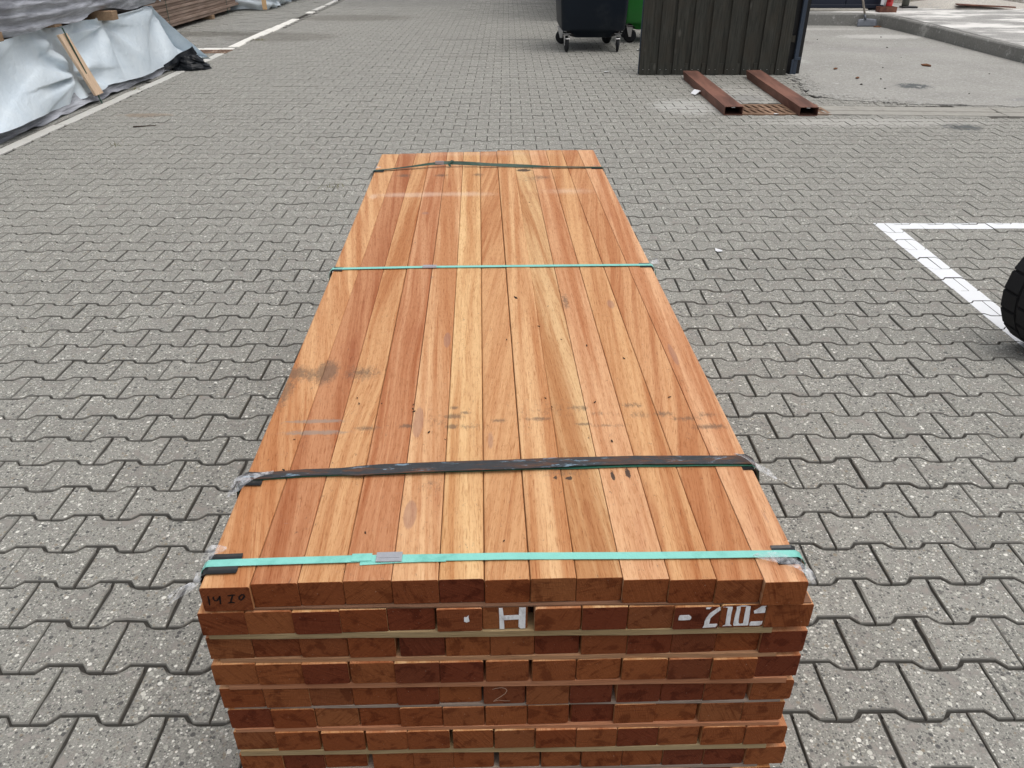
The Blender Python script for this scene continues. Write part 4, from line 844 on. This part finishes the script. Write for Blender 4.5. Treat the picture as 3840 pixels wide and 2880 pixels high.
# crumpled black film at the foot of the far corner
V = []; F = []; nu = 16; nv = 12
for i in range(nu + 1):
    for j in range(nv + 1):
        u = i / nu; v = j / nv; a = u * math.pi * 1.15 - .35; rr = .20 * (1 - .5 * v) * (1 + .22 * fbm(u * 5, v * 4, 3)); x = -3.93 + rr * math.cos(a) * 1.15; y = 10.17 - rr * math.sin(a) * .9; z = .006 + .15 * v ** .8 * (1 + .25 * fbm(u * 4, v * 3, 7)); V.append((x, y, z))
for i in range(nu):
    for j in range(nv): a = i * (nv + 1) + j; F.append((a, a + nv + 1, a + nv + 2, a + 1))
b = len(V); V.append((-3.96, 10.2, .165))
for i in range(nu): F.append((i * (nv + 1) + nv, (i + 1) * (nv + 1) + nv, b))
link('black_film', mesh('black_film', V, F, M['film_black'], False), st)
V = []; F = []
for i in range(25):
    t = i / 24; y = 9.72 + t * .62; x = -4.10 + .15 * t + .03 * math.sin(t * 9) * t; zt = .11 + .13 * t; zb = .05 + .02 * t
    V += [(x + .02, y, zb), (x + .045 + .01 * math.sin(t * 20), y, (zt + zb) / 2), (x + .03 - .02 * t, y, zt)]
for i in range(24):
    for k in range(2): a = i * 3 + k; F.append((a, a + 3, a + 4, a + 1))
link('black_film', mesh('black_film_strip', V, F, M['film_black'], False), st)
# batten with its strap
def obox(name, m, parent, a, b, wx, wy, bev=.002):
    a, b = Vector(a), Vector(b); L = (b - a).length; bm = bmesh.new(); box(bm, -wx / 2, wx / 2, -wy / 2, wy / 2, 0, L, bev); o = bm_obj(name, bm, m, parent); o.location = a
    o.rotation_mode = 'QUATERNION'; o.rotation_quaternion = (b - a).to_track_quat('Z', 'X'); return o
def slat(name, m, a, b, wy, wx, parent, th):
    V = []; 
    for p in (a, b):
        for dy in (-wy / 2, wy / 2):
            for dx in (0, th): V.append((p[0] + dx, p[1] + dy, p[2]))
    F = [(0, 1, 3, 2), (4, 6, 7, 5), (0, 4, 5, 1), (2, 3, 7, 6), (1, 5, 7, 3), (0, 2, 6, 4)]
    return link(name, mesh(name, V, F, m), parent)
slat('batten', M['batten'], (-4.085, 8.06, .085), (-4.205, 7.90, .645), .155, 0, st, .024)
slat('strap', M['strap_dkgreen'], (-4.058, 8.05, -.0), (-4.178, 7.905, .70), .020, 0, st, .003)
slat('strap', M['strap_dkgreen'], (-4.178, 7.905, .70), (-4.3, 7.9, .72), .020, 0, st, .003)

# bearers between the tiers, each lying loose on the white stack
for k, (yy, xx, lb) in enumerate(((6.79, -4.155, 'short timber bearer at the left picture edge, between the wrapped tiers'), (7.86, -4.215, 'flat timber bearer just above the pine batten, between the wrapped tiers'), (8.84, -4.12, 'thick timber bearer jutting out between the wrapped tiers, nearest their far end'))):
    bm = bmesh.new(); box(bm, -1.2, 0, 0, .13, 0, (.07, .035, .085)[k], .004); o = bm_obj('timber_bearer', bm, M['bearer'], None, (xx, yy, (.705, .706, .70)[k] - (.0, .0, .03)[k] + .0)); tag(o, lb, 'bearer', 'bearers between the wrapped tiers')
up = thing('wrapped_stack', 'grey film wrapped timber stack lying on top of the white wrapped one', 'wrapped timber', (0, 0, 0))
def x_u(y, v, z): return -4.19 - .05 * v - .05 * (1 - v) ** 6 + (.02 * math.sin(y * 1.7))
def fold_u(y, z, v): 
    q = z * 62 + y * 1.6 + 2.8 * fbm(y * .7, z * 4, 3); s = math.sin(q); return .013 * (abs(s) ** .5) * (1 if s > 0 else -1) + .030 * fbm(y * .8, z * 9, 6, 4) + .006 * fbm(y * 7, z * 14, 2)
def botu(y):
    pts = [(3.2, .72), (6.85, .715), (7.3, .70), (7.86, .735), (8.2, .71), (8.8, .765), (9.0, .77), (9.6, .71), (10.4, .72)]
    for i in range(len(pts) - 1):
        if pts[i][0] <= y <= pts[i + 1][0]:
            t = (y - pts[i][0]) / (pts[i + 1][0] - pts[i][0]); t = t * t * (3 - 2 * t); return pts[i][1] * (1 - t) + pts[i + 1][1] * t
    return .72
film_wall('grey_film', 3.2, 10.32, botu, 1.42, x_u, M['film_grey'], up, 300, 60, fold_u)
box_obj('timber', M['old_plank'], up, -5.4, -4.33, 3.2, 10.2, .775, 1.40, .01)  # hidden core box, added so no light passes behind the grey film
V = [(x, y + .28, z) for x, y, z in ((-4.19, 9.62, .86), (-4.17, 9.85, .80), (-4.18, 10.02, .735), (-4.24, 10.12, .76), (-4.28, 10.08, .95), (-4.2, 9.8, .98), (-4.16, 9.72, .90))]
o = link('film_flap', mesh('film_flap', V, [(0, 1, 6), (1, 2, 5, 6), (2, 3, 4, 5)], M['film']), up); o.modifiers.new('t', 'SOLIDIFY').thickness = .003

# open stack of weathered planks farther back
ps = thing('plank_stack', 'open stack of weathered brown planks behind the wrapped stacks', 'plank stack', (-5.62, 12.6, 0), R(-.5))
pm = []
for k in range(6):
    bm = bmesh.new(); box(bm, -.1525, 0, 0, 5.0, 0, .044, .003); bmesh.ops.recalc_face_normals(bm, faces=bm.faces); me = bpy.data.meshes.new('stack_plank'); bm.to_mesh(me); bm.free(); me.materials.append(M['old_plank']); pm.append(me)
for L in range(9):
    for c in range(6):
        link('stack_plank', pm[(L * 7 + c) % 6], ps, (-c * .156 + random.gauss(.0, .010) * (c == 0), random.uniform(-.12, .12) - (.55 if L == 0 else 0), .068 + L * .049), (0, 0, random.gauss(0, .0012)))
for yy in (.6, 3.3): box_obj('bearer', M['bearer'], ps, -.95, .03, yy, yy + .14, 0, .067, .003)
for yy in (1.35, 4.25): box_obj('strap', M['strap_dkgreen'], ps, .012, .016, yy, yy + .016, .0, .52)
fr_ = thing('fresh_timber', 'bright orange fresh sawn timber on top of the weathered plank stack', 'timber', (-5.62, 12.9, .512), 0)
for L in range(3):
    for c in range(4):
        bm = bmesh.new(); box(bm, -.2, 0, 0, 1.35, 0, .062, .003); bm_obj('beam', bm, M['fresh'], fr_, (-c * .22 + .03 + random.uniform(-.02, .02), random.uniform(-.05, .05), L * .066))
# two far wrapped bundles
def bundle(name, label, x0, x1, y0, y1, h, seed, batten=None):
    t = thing(name, label, 'wrapped timber', (x0, y0, 0)); V = []; F = []; per = []
    n1 = 26; n2 = 60
    for i in range(n1): per.append((x0 + (x1 - x0) * i / n1, y0, (0, -1)))
    for i in range(n2 + 1): per.append((x1, y0 + (y1 - y0) * i / n2, (1, 0)))
    for i in range(1, n1): per.append((x1 - (x1 - x0) * i / n1, y1, (0, 1)))
    nv = 24
    for i, (x, y, nn) in enumerate(per):
        for j in range(nv + 1):
            v = j / nv; z = .01 + .012 * (1 + math.sin(i * .4)) * (1 - v) + h * v; b = .05 + .10 * math.sin(v * math.pi * .75 + .6) * 1.2 + .035 * math.sin(z * 34 + i * .14 + 2 * fbm(i * .05, z * 3, seed)) + .05 * fbm(i * .13, z * 5, seed, 4)
            V.append((x + nn[0] * b - x0, y + nn[1] * b - y0, z))
    for i in range(len(per) - 1):
        for j in range(nv): a = i * (nv + 1) + j; F.append((a, a + nv + 1, a + nv + 2, a + 1))
    k = len(V); V += [(0, 0, h), (x1 - x0, 0, h), (x1 - x0, y1 - y0, h), (0, y1 - y0, h)]; F.append((k, k + 1, k + 2, k + 3))
    link('white_film', mesh('white_film', V, F, M['film'], True), t)
    if batten: box_obj('batten', M['fresh'], t, *batten)
    return t
bundle('wrapped_stack', 'white film wrapped stack beyond the weathered planks, with an upright batten', -6.4, -5.12, 17.72, 19.3, .75, 3, (1.34, 1.42, -.24, -.20, .03, .75))
bundle('wrapped_stack', 'farthest white wrapped stack on the left, cut off by the top picture edge', -6.2, -5.12, 19.55, 22, .75, 8)

# ================================================================== RIGHT: BINS, SCREEN, STEEL, BUILDING
def caster(parent, x, y, yaw, r=.1, brake=True, zt=.25):
    """wheel > rim, fork on a swivel plate; wheel axle along local x turned by yaw"""
    c = Matrix.Translation((x, y, r)) @ Matrix.Rotation(yaw, 4, 'Z')
    bm = bmesh.new(); lathe(bm, (0, 0, 0), (1, 0, 0), [(.03, -.020), (r * .80, -.019), (r * .93, -.014), (r, -.006), (r, .006), (r * .93, .014), (r * .80, .019), (.03, .020)], 28); bm.transform(c); wh = bm_obj('wheel', bm, M['rubber'], parent)
    bm = bmesh.new(); lathe(bm, (0, 0, 0), (1, 0, 0), [(.001, -.024), (.028, -.024), (.030, -.0205), (.030, .0205), (.028, .024), (.001, .024)], 16); bm.transform(c); bm_obj('hub', bm, M['black_plastic'], wh)
    bm = bmesh.new()
    for s in (-1, 1):
        vs = [(s * .031, -.018, -.012), (s * .031, .018, -.012), (s * .034, .055, r * .9 + .03), (s * .034, -.03, r * .9 + .03)]
        a = [bm.verts.new(v) for v in vs]; b = [bm.verts.new((v[0] - s * .004, v[1], v[2])) for v in vs]; bm.faces.new(a); bm.faces.new(b[::-1])
        for i in range(4): bm.faces.new((a[i], a[(i + 1) % 4], b[(i + 1) % 4], b[i]))
    box(bm, -.036, .036, -.032, .058, r * .9 + .03, r * .9 + .036); cyl(bm, (0, .012, r * .9 + .036), (0, .012, r * .9 + .05), .03, n=14); box(bm, -.05, .05, -.038, .062, r * .9 + .05, r * .9 + .056)
    bm.transform(c); bm_obj('fork', bm, M['zinc'], parent)
    if brake:
        bm = bmesh.new(); cyl(bm, (-.038, 0, 0), (.038, 0, 0), .009, n=10); box(bm, -.03, .03, -.075, -.035, r * .75, r * .75 + .012, .003); bm.transform(c); bm_obj('brake', bm, M['zinc'], parent)
def wheelie(label, loc, rz, m, W=.86, D=1.15, casters=None):
    t = thing('waste_container', label, 'waste container', loc, rz, None); bm = bmesh.new()
    # hollow tapering tub: rings from the bottom up
    def ring(w2, d2, z, rr):
        out = []
        for (sx, sy, a0) in ((1, 1, 0), (-1, 1, 90), (-1, -1, 180), (1, -1, 270)):
            for k in range(5): a = R(a0 + k * 22.5); out.append(bm.verts.new((sx * (w2 - rr) + rr * math.cos(a), sy * (d2 - rr) + rr * math.sin(a), z)))
        return out
    w, d = W / 2, D / 2
    rs = [ring(w - .20, d - .12, .175, .05), ring(w - .14, d - .08, .19, .06), ring(w - .10, d - .05, .262, .06), ring(w - .015, d - .012, .268, .06), ring(w, d, .30, .06), ring(w + .02, d + .02, .62, .07), ring(w + .05, d + .04, 1.12, .08), ring(w + .075, d + .06, 1.13, .08), ring(w + .075, d + .06, 1.17, .08), ring(w + .02, d + .01, 1.17, .06), ring(w - .03, d - .03, .6, .06), ring(w - .08, d - .06, .3, .05)]
    for a, b in zip(rs, rs[1:]):
        for i in range(20): f = bm.faces.new((a[i], a[(i + 1) % 20], b[(i + 1) % 20], b[i])); f.smooth = True
    bm.faces.new(rs[0][::-1]); bm.faces.new(rs[-1]); bm_obj('body', bm, m, t)
    bm = bmesh.new(); N_ = 14; V = []; F = []
    for i in range(N_ + 1):
        a = math.pi * i / N_; yy = -math.cos(a) * (d + .07); zz = 1.175 + math.sin(a) * .22
        for x in (-w - .08, w + .08): V.append((x, yy, zz)); 
    F = [(2 * i, 2 * i + 1, 2 * i + 3, 2 * i + 2) for i in range(N_)] + [tuple(range(0, 2 * N_ + 2, 2)), tuple(range(2 * N_ + 1, 0, -2)), (0, 1, 2 * N_ + 1, 2 * N_)]
    link('lid', mesh('lid', V, F, m), t)
    for sx in (-1, 1):
        for sy in (-1, 1): box_obj('wheel_mount', M['black_plastic'], t, sx * (w - .13) - .055, sx * (w - .13) + .055, sy * (d - .13) - .06, sy * (d - .13) + .06, .20, .267, .006)
    for (x, y, yw, br) in casters: caster(t, x, y, yw, .095, br)
    for sx in (-1, 1): bm = bmesh.new(); cyl(bm, (sx * (w + .05), 0, 1.0), (sx * (w + .12), 0, 1.0), .022, n=14); bm_obj('trunnion', bm, M['zinc'], t)
    bm = bmesh.new(); cyl(bm, (-w * .7, -d - .11, 1.1), (w * .7, -d - .11, 1.1), .014, n=10)
    for sx in (-1, 1): cyl(bm, (sx * w * .7, -d - .11, 1.1), (sx * w * .7, -d - .03, 1.1), .014, n=10)
    bm_obj('handle_bar', bm, M['black_plastic'], t); return t
w2 = .44
wheelie('dark navy four wheeled waste container left of the wooden screen', (1.105, 12.15, 0), R(1), M['bin_navy'], .875, 1.10, [(-.360, -.50, R(8), True), (.345, -.50, R(-6), True), (-.365, .36, R(70), True), (.30, .38, R(40), True)])
wheelie('bright green waste container half hidden behind the wooden screen', (2.20, 12.95, 0), R(2), M['bin_green'], 1.14, .80, [(-.455, -.30, R(82), False), (.45, -.30, R(60), False), (-.45, .3, R(30), False), (.45, .3, R(20), False)])

sc_ = thing('wooden_screen', 'dark stained board on board wooden screen standing behind the steel tubes', 'wooden screen', (1.49, 9.72, 0), 0)
rb = random.Random(5); xb = [0.0, .200, .375, .575, .775, .985, 1.180, 1.380, 1.580, 1.80]
for i in range(9):
    w_ = (.118 if i == 0 else .135); x0 = xb[i] + (.0 if i == 0 else .012); bm = bmesh.new()
    box(bm, x0, x0 + w_ + rb.uniform(-.006, .006), -.0, .021, .0 + rb.uniform(0, .004), 1.8, .002); bm_obj('front_board', bm, M['fence'], sc_)
for i in range(8):
    x0 = xb[i] + .10; bm = bmesh.new(); box(bm, x0, x0 + .135, .0215, .040, .0 + rb.uniform(0, .004), 1.8, .002); bm_obj('rear_board', bm, M['fence'], sc_)
for i in range(9):
    x0 = xb[i] + (.122 if i == 0 else .152); x1 = xb[i + 1] - .006
    if i < 8: box_obj('bottom_batten', M['fence'], sc_, x0, x1, .006, .0212, .004, .128)
for z in (.35, 1.0, 1.6): box_obj('rail', M['fence'], sc_, .02, 1.78, .0405, .075, z, z + .07, .002)
box_obj('steel_post', M['frame_steel'], sc_, 1.80, 1.845, .02, .065, 0, 1.85, .003)
box_obj('steel_post', M['frame_steel'], sc_, 1.765, 1.785, -.02, .0, 0, .17, .001)
box_obj('hinge_plate', M['frame_steel'], sc_, 1.80, 1.872, .010, .019, .165, .195, .001)
box_obj('dark_gap_sheet', M['black_plastic'], sc_, 1.72, 1.90, .078, .086, .0, 1.82)  # black sheet stands in for the shaded gap between last board and post
box_obj('rear_frame', M['frame_steel'], sc_, .0, .04, .076, .12, 0, 1.8, .003)
box_obj('dark_gap_filler', M['black_plastic'], sc_, 1.886, 1.905, .087, .35, .0, 1.82)  # black filler added in place of the dark gap at the right end
for i in range(9):
    for dx in (.03, .10):
        bm = bmesh.new(); cyl(bm, (xb[i] + .012 + dx, -.003, .062), (xb[i] + .012 + dx, .001, .062), .004, n=8); bm_obj('screw', bm, M['zinc'], sc_)

def tube(label, x0, y0, x1, y1, L, w_=.172, h=.08, th=.005):
    a = math.atan2(-(x1 - x0), (y1 - y0)); t = thing('steel_tube', label, 'steel tube', (x0, y0, 0), a, 'rusty steel tubes'); V = []; F = []
    for k, (yy, cut) in enumerate(((0, 0), (L, .10))):
        for (ww, hh) in ((0, 0), (th, th)):
            V += [(ww, yy - cut, hh), (w_ - ww, yy - cut, hh), (w_ - ww, yy, h - hh), (ww, yy, h - hh)]
    o = 8
    for i in range(4):
        j = (i + 1) % 4; F += [(i, j, o + j, o + i), (4 + i, o + 4 + i, o + 4 + j, 4 + j), (i, 4 + i, 4 + j, j), (o + i, o + j, o + 4 + j, o + 4 + i)]
    me = mesh('tube_body', V, F, M['tube']); bm = bmesh.new(); bm.from_mesh(me); bmesh.ops.recalc_face_normals(bm, faces=bm.faces); bm.to_mesh(me); bm.free(); ob = link('tube_body', me, t); bv = ob.modifiers.new('b', 'BEVEL'); bv.width = .003; bv.segments = 2
    bm = bmesh.new(); box(bm, .07, .10, .02, .05, h - th - .012, h - th - .0005); bm_obj('film_bit', bm, M['white_plain'], t); return t
tube('left hand rusty brown rectangular steel tube lying in front of the wooden screen', 1.966, 7.49, 1.960, 9.52, 2.03)
tube('right hand rusty brown rectangular steel tube, lying nearer the gutter', 2.652, 7.46, 2.697, 9.57, 2.11)
V = [(1.93, 8.60, .004), (1.97, 8.56, .03), (2.0, 8.50, .012), (1.95, 8.50, .035), (1.90, 8.47, .004), (1.86, 8.52, .01), (1.90, 8.55, .045)]
V = [(x, y, z) for x, y, z in V]
o = link('film_scrap', mesh('film_scrap', V, [(0, 1, 6), (1, 2, 3), (1, 3, 6), (3, 4, 5), (3, 5, 6)], M['white_plain'])); tag(o, 'crumpled white film scrap against the left steel tube', 'film scrap'); o.modifiers.new('t', 'SOLIDIFY').thickness = .002
for k, (x, y, s, lb) in enumerate(((2.46, 7.52, .03, 'small white film scrap lying on the rusty drain grate'), (1.13, 9.9, .06, 'pale flattened scrap on the pavers left of the wooden screen'), (-1.35, 20.3, .16, 'small white sheet on the pavers at the top picture edge'), (1.78, 11.75, .07, 'thin white film shred beside the navy container wheel'), (1.12, 4.0, .03, 'tiny white film shred on the pavers right of the pack'))):
    rn = random.Random(k); V = [(x + s * math.cos(a) * rn.uniform(.5, 1), y + s * math.sin(a) * rn.uniform(.5, 1), .004 + rn.uniform(0, s * .35)) for a in [i * 1.047 for i in range(6)]] + [(x, y, .01)]
    o = link('film_scrap', mesh('film_scrap', V, [(i, (i + 1) % 6, 6) for i in range(6)], M['white_plain'])); tag(o, lb, 'film scrap'); o.modifiers.new('t', 'SOLIDIFY').thickness = .0015

# tyre at the right edge
ty = thing('vehicle_wheel', 'black lugged rubber wheel cut off by the right picture edge on the white bay line', 'wheel', (2.262, 2.86, 0), R(8))
bm = bmesh.new(); Rr = .262; prof = [(.12, -.075), (.16, -.086), (.21, -.088), (.243, -.078), (.256, -.06), (.256, .06), (.243, .078), (.21, .088), (.16, .086), (.12, .075)]
lathe(bm, (0, 0, Rr), (0, 1, 0), prof, 72); bm_obj('tyre', bm, M['rubber'], ty)
bm = bmesh.new()
for k in range(20):
    for s in (-1, 1):
        a = 2 * math.pi * (k + (.5 if s > 0 else 0)) / 20; q = Matrix.Translation((0, 0, Rr)) @ Matrix.Rotation(a, 4, 'Y')
        V = []
        for (r_, t) in ((.236, 0), (Rr, 0)):
            for (yy, da) in ((s * .0884, -.039), (s * .0884, .039), (s * .002, .039), (s * .002, -.037)): V.append((da, yy if r_ > .24 else yy * 1.0, r_))
        vs = [bm.verts.new(q @ Vector(v)) for v in V]; 
        for f in ((0, 1, 2, 3), (4, 7, 6, 5), (0, 4, 5, 1), (1, 5, 6, 2), (2, 6, 7, 3), (3, 7, 4, 0)): bm.faces.new([vs[i] for i in f])
bmesh.ops.bevel(bm, geom=list(bm.edges), offset=.004, segments=2, affect='EDGES'); stuff_ = bm_obj('tread_lugs', bm, M['rubber'], ty); stuff_['kind'] = 'stuff'
bm = bmesh.new(); lathe(bm, (0, 0, Rr), (0, 1, 0), [(.001, -.03), (.05, -.03), (.055, -.045), (.10, -.045), (.122, -.07), (.125, -.07), (.125, .07), (.1, .045), (.05, .03), (.001, .03)], 40); bm_obj('rim', bm, M['frame_steel'], ty)

# building behind
bd = thing('building', 'dark navy clad building behind the concrete kerb', 'building', (0, 0, 0))
for i in range(9):
    bm = bmesh.new(); x0 = 1.0 + i * .62; box(bm, x0, x0 + .612, 15.42, 15.46, .275, 4.0, .004); bm_obj('cladding_panel', bm, M['navy_wall'], bd)
box_obj('core', M['navy_wall'], bd, 1.0, 6.57, 15.47, 21, .2, 4.0)
box_obj('base_rail', M['navy_wall'], bd, 1.0, 6.58, 15.395, 15.419, .235, .29, .004)
box_obj('sill', M['sill'], bd, 1.0, 6.30, 15.22, 15.419, .198, .232, .008)
box_obj('corner_post', M['frame_steel'], bd, 6.585, 6.80, 15.50, 15.72, .2, 4.0, .006)
# red hydrant-like cylinder, brown box, pole
rd = thing('fire_extinguisher', 'red cylinder with a white label standing at the corner of the navy building', 'extinguisher', (6.66, 15.25, .2))
bm = bmesh.new(); lathe(bm, (0, 0, 0), (0, 0, 1), [(.001, 0), (.05, 0), (.058, .01), (.058, .14), (.054, .145), (.058, .15), (.058, .46), (.04, .52), (.018, .54), (.018, .57), (.001, .57)], 24); bm_obj('cylinder', bm, M['red'], rd)
bm = bmesh.new(); box(bm, -.015, .015, -.05, .02, .57, .60, .003); box(bm, -.012, .012, -.09, .0, .61, .62, .003); bm_obj('valve', bm, M['black_plastic'], rd)
box_obj('label_plate', M['white_plain'], rd, -.16, -.10, -.02, -.012, .10, .34); box_obj('bracket', M['zinc'], rd, -.10, -.065, -.02, -.01, .0, .45)
bx = thing('metal_box', 'rust brown open box on the kerb in front of the red cylinder', 'box', (6.40, 14.98, .2))
bm = bmesh.new()
for (x0, x1, y0, y1, z0, z1) in ((0, .30, 0, .012, 0, .085), (0, .30, .16, .172, 0, .085), (0, .012, .012, .16, 0, .085), (.288, .30, .012, .16, 0, .085), (.012, .288, .012, .16, 0, .01)): box(bm, x0, x1, y0, y1, z0, z1)
bm_obj('box_body', bm, M['brownbox'], bx)
pl = thing('pole', 'grey green pole with a black foot right of the red cylinder', 'pole', (7.22, 15.85, .2)); bm = bmesh.new(); cyl(bm, (0, 0, .0), (0, 0, 2.2), .062, n=24); bm_obj('shaft', bm, M['pole'], pl)
box_obj('foot', M['black_plastic'], pl, -.08, .20, -.10, .06, .001, .03, .006)
pl = thing('pole', 'grey pole rising behind the sand heap at the top right', 'pole', (9.45, 16.9, .2)); bm = bmesh.new(); cyl(bm, (0, 0, .0), (0, 0, 1.6), .085, n=24); bm_obj('shaft', bm, M['pole'], pl)
bm = bmesh.new(); cyl(bm, (.15, -.1, .12), (.42, .0, .6), .012, n=10); bm_obj('brace', bm, M['zinc'], pl)
pt = thing('metal_plate', 'thin dark rusty plate lying across the foot of the sand heap', 'plate', (8.05, 15.62, .265), R(-8)); bm = bmesh.new()
box(bm, 0, 1.0, -.08, .10, 0, .02, .002)
for v in bm.verts:
    if v.co.x > .6: v.co.y *= .35
bm_obj('plate_body', bm, M['brownbox'], pt); pt.rotation_euler = (0, R(2), R(-8))
# shovel
sh = thing('shovel', 'worn steel shovel with grey wooden handle leaning on the concrete kerb', 'shovel', (6.10, 14.64, 0))
V = []; F = []
for j in range(7):
    for i in range(9):
        u = i / 8 * 2 - 1; v = j / 6; V.append((u * (.175 - .015 * v), .05 * v + .025 * (1 - u * u) * (1 - .3 * v), .008 + .125 * v - (.012 * abs(u) * (1 if v > .8 else 0))))
for j in range(6):
    for i in range(8): a = j * 9 + i; F.append((a, a + 1, a + 10, a + 9))
o = link('blade', mesh('blade', V, F, M['shovel'], True), sh); o.modifiers.new('t', 'SOLIDIFY').thickness = .003
bm = bmesh.new(); cyl(bm, (-.03, .06, .11), (-.045, .10, .20), .02, .018, n=10); bm_obj('socket', bm, M['shovel'], sh)
bm = bmesh.new(); cyl(bm, (-.04, .09, .18), (-.215, .66, 1.20), .018, .016, n=12); bm_obj('handle', bm, M['handle'], sh)
# litter on the apron: pebbles and a few leaf heaps
pm_ = [chunk('pebble', M['pebble'], (.022, .018, .010), 20 + k) for k in range(4)]; lm_ = [chunk('dry_leaf', M['leaf'], (.035, .022, .010), 30 + k) for k in range(3)]
for k, (px, py, lb) in enumerate(((4.66, 12.9, 'far across the apron, toward the shovel'), (5.35, 12.0, 'below the long side of the kerb'), (5.14, 11.05, 'a little beyond the brown leaves'), (5.62, 9.75, 'right of the brown leaves'), (5.9, 9.5, 'near the right picture edge, upper one of a pair'),
        (6.05, 9.3, 'at the right picture edge under the kerb'), (4.55, 10.2, 'left of the brown leaves'), (4.2, 9.4, 'between the screen and the dark stain'), (3.84, 9.05, 'nearest the crumbled apron edge'), (4.0, 8.8, 'just left of the dark oil stain'), (4.75, 8.5, 'right of the dark oil stain, near the gutter'), (5.75, 13.2, 'close under the bend of the kerb'))):
    o = link('pebble', pm_[k % 4], None, (px, py, .012), (0, 0, random.random() * 6)); s = random.uniform(.35, .85); o.scale = (s, s, s); tag(o, 'dark pebble on the apron, ' + lb, 'pebble', 'pebbles on the apron')
for (x, y, s, lb) in ((5.15, 10.35, 1.9, 'brown crumpled leaves in the middle of the concrete apron'), (3.93, 10.1, 1.2, 'single brown leaf right of the screen on the apron'), (3.95, 9.45, 1.2, 'reddish brown bark bit on the apron near the gutter'), (6.25, 14.58, 1.8, 'brown dead leaves gathered by the shovel blade'), (3.33, 9.95, .9, 'small dark leaf close to the foot of the screen')):
    o = link('dry_leaf', lm_[int(x * 10) % 3], None, (x, y, .014), (0, 0, x * 9)); o.scale = (s, s, s); tag(o, lb, 'leaf')
# twig and tufts
tw = bmesh.new(); cyl(tw, (-3.30, 6.98, .008), (-3.12, 7.03, .010), .006, .003, n=8); o = bm_obj('twig', tw, M['bark']); tag(o, 'dark twig on the pavers beside the white edge line', 'twig')
tw = bmesh.new(); cyl(tw, (.58, 1.335, .008), (.70, 1.325, .008), .004, .003, n=8); o = bm_obj('wood_splinter', tw, M['fresh']); tag(o, 'yellow wood splinter on the pavers right of the pack', 'splinter')
V = []; F = []
for (cx, cy, n_) in ((-4.02, 8.78, 40), (-3.88, 12.9, 60), (-4.3, 7.0, 30), (-3.15, 6.35, 14), (-1.2, 5.2, 12)):
    for k in range(n_):
        x = cx + random.gauss(0, .05); y = cy + random.gauss(0, .03); h = random.uniform(.012, .035); a = random.random() * 6.28; dx, dy = math.cos(a) * .003, math.sin(a) * .003; b = len(V)
        V += [(x - dx, y - dy, 0), (x + dx, y + dy, 0), (x + random.gauss(0, .015), y + random.gauss(0, .015), h)]; F.append((b, b + 1, b + 2))
g = stuff(link('weed_tufts', mesh('weed_tufts', V, F, M['grass']))); g['label'] = 'tiny green weed tufts growing in the joints by the edge line'; g['category'] = 'weeds'
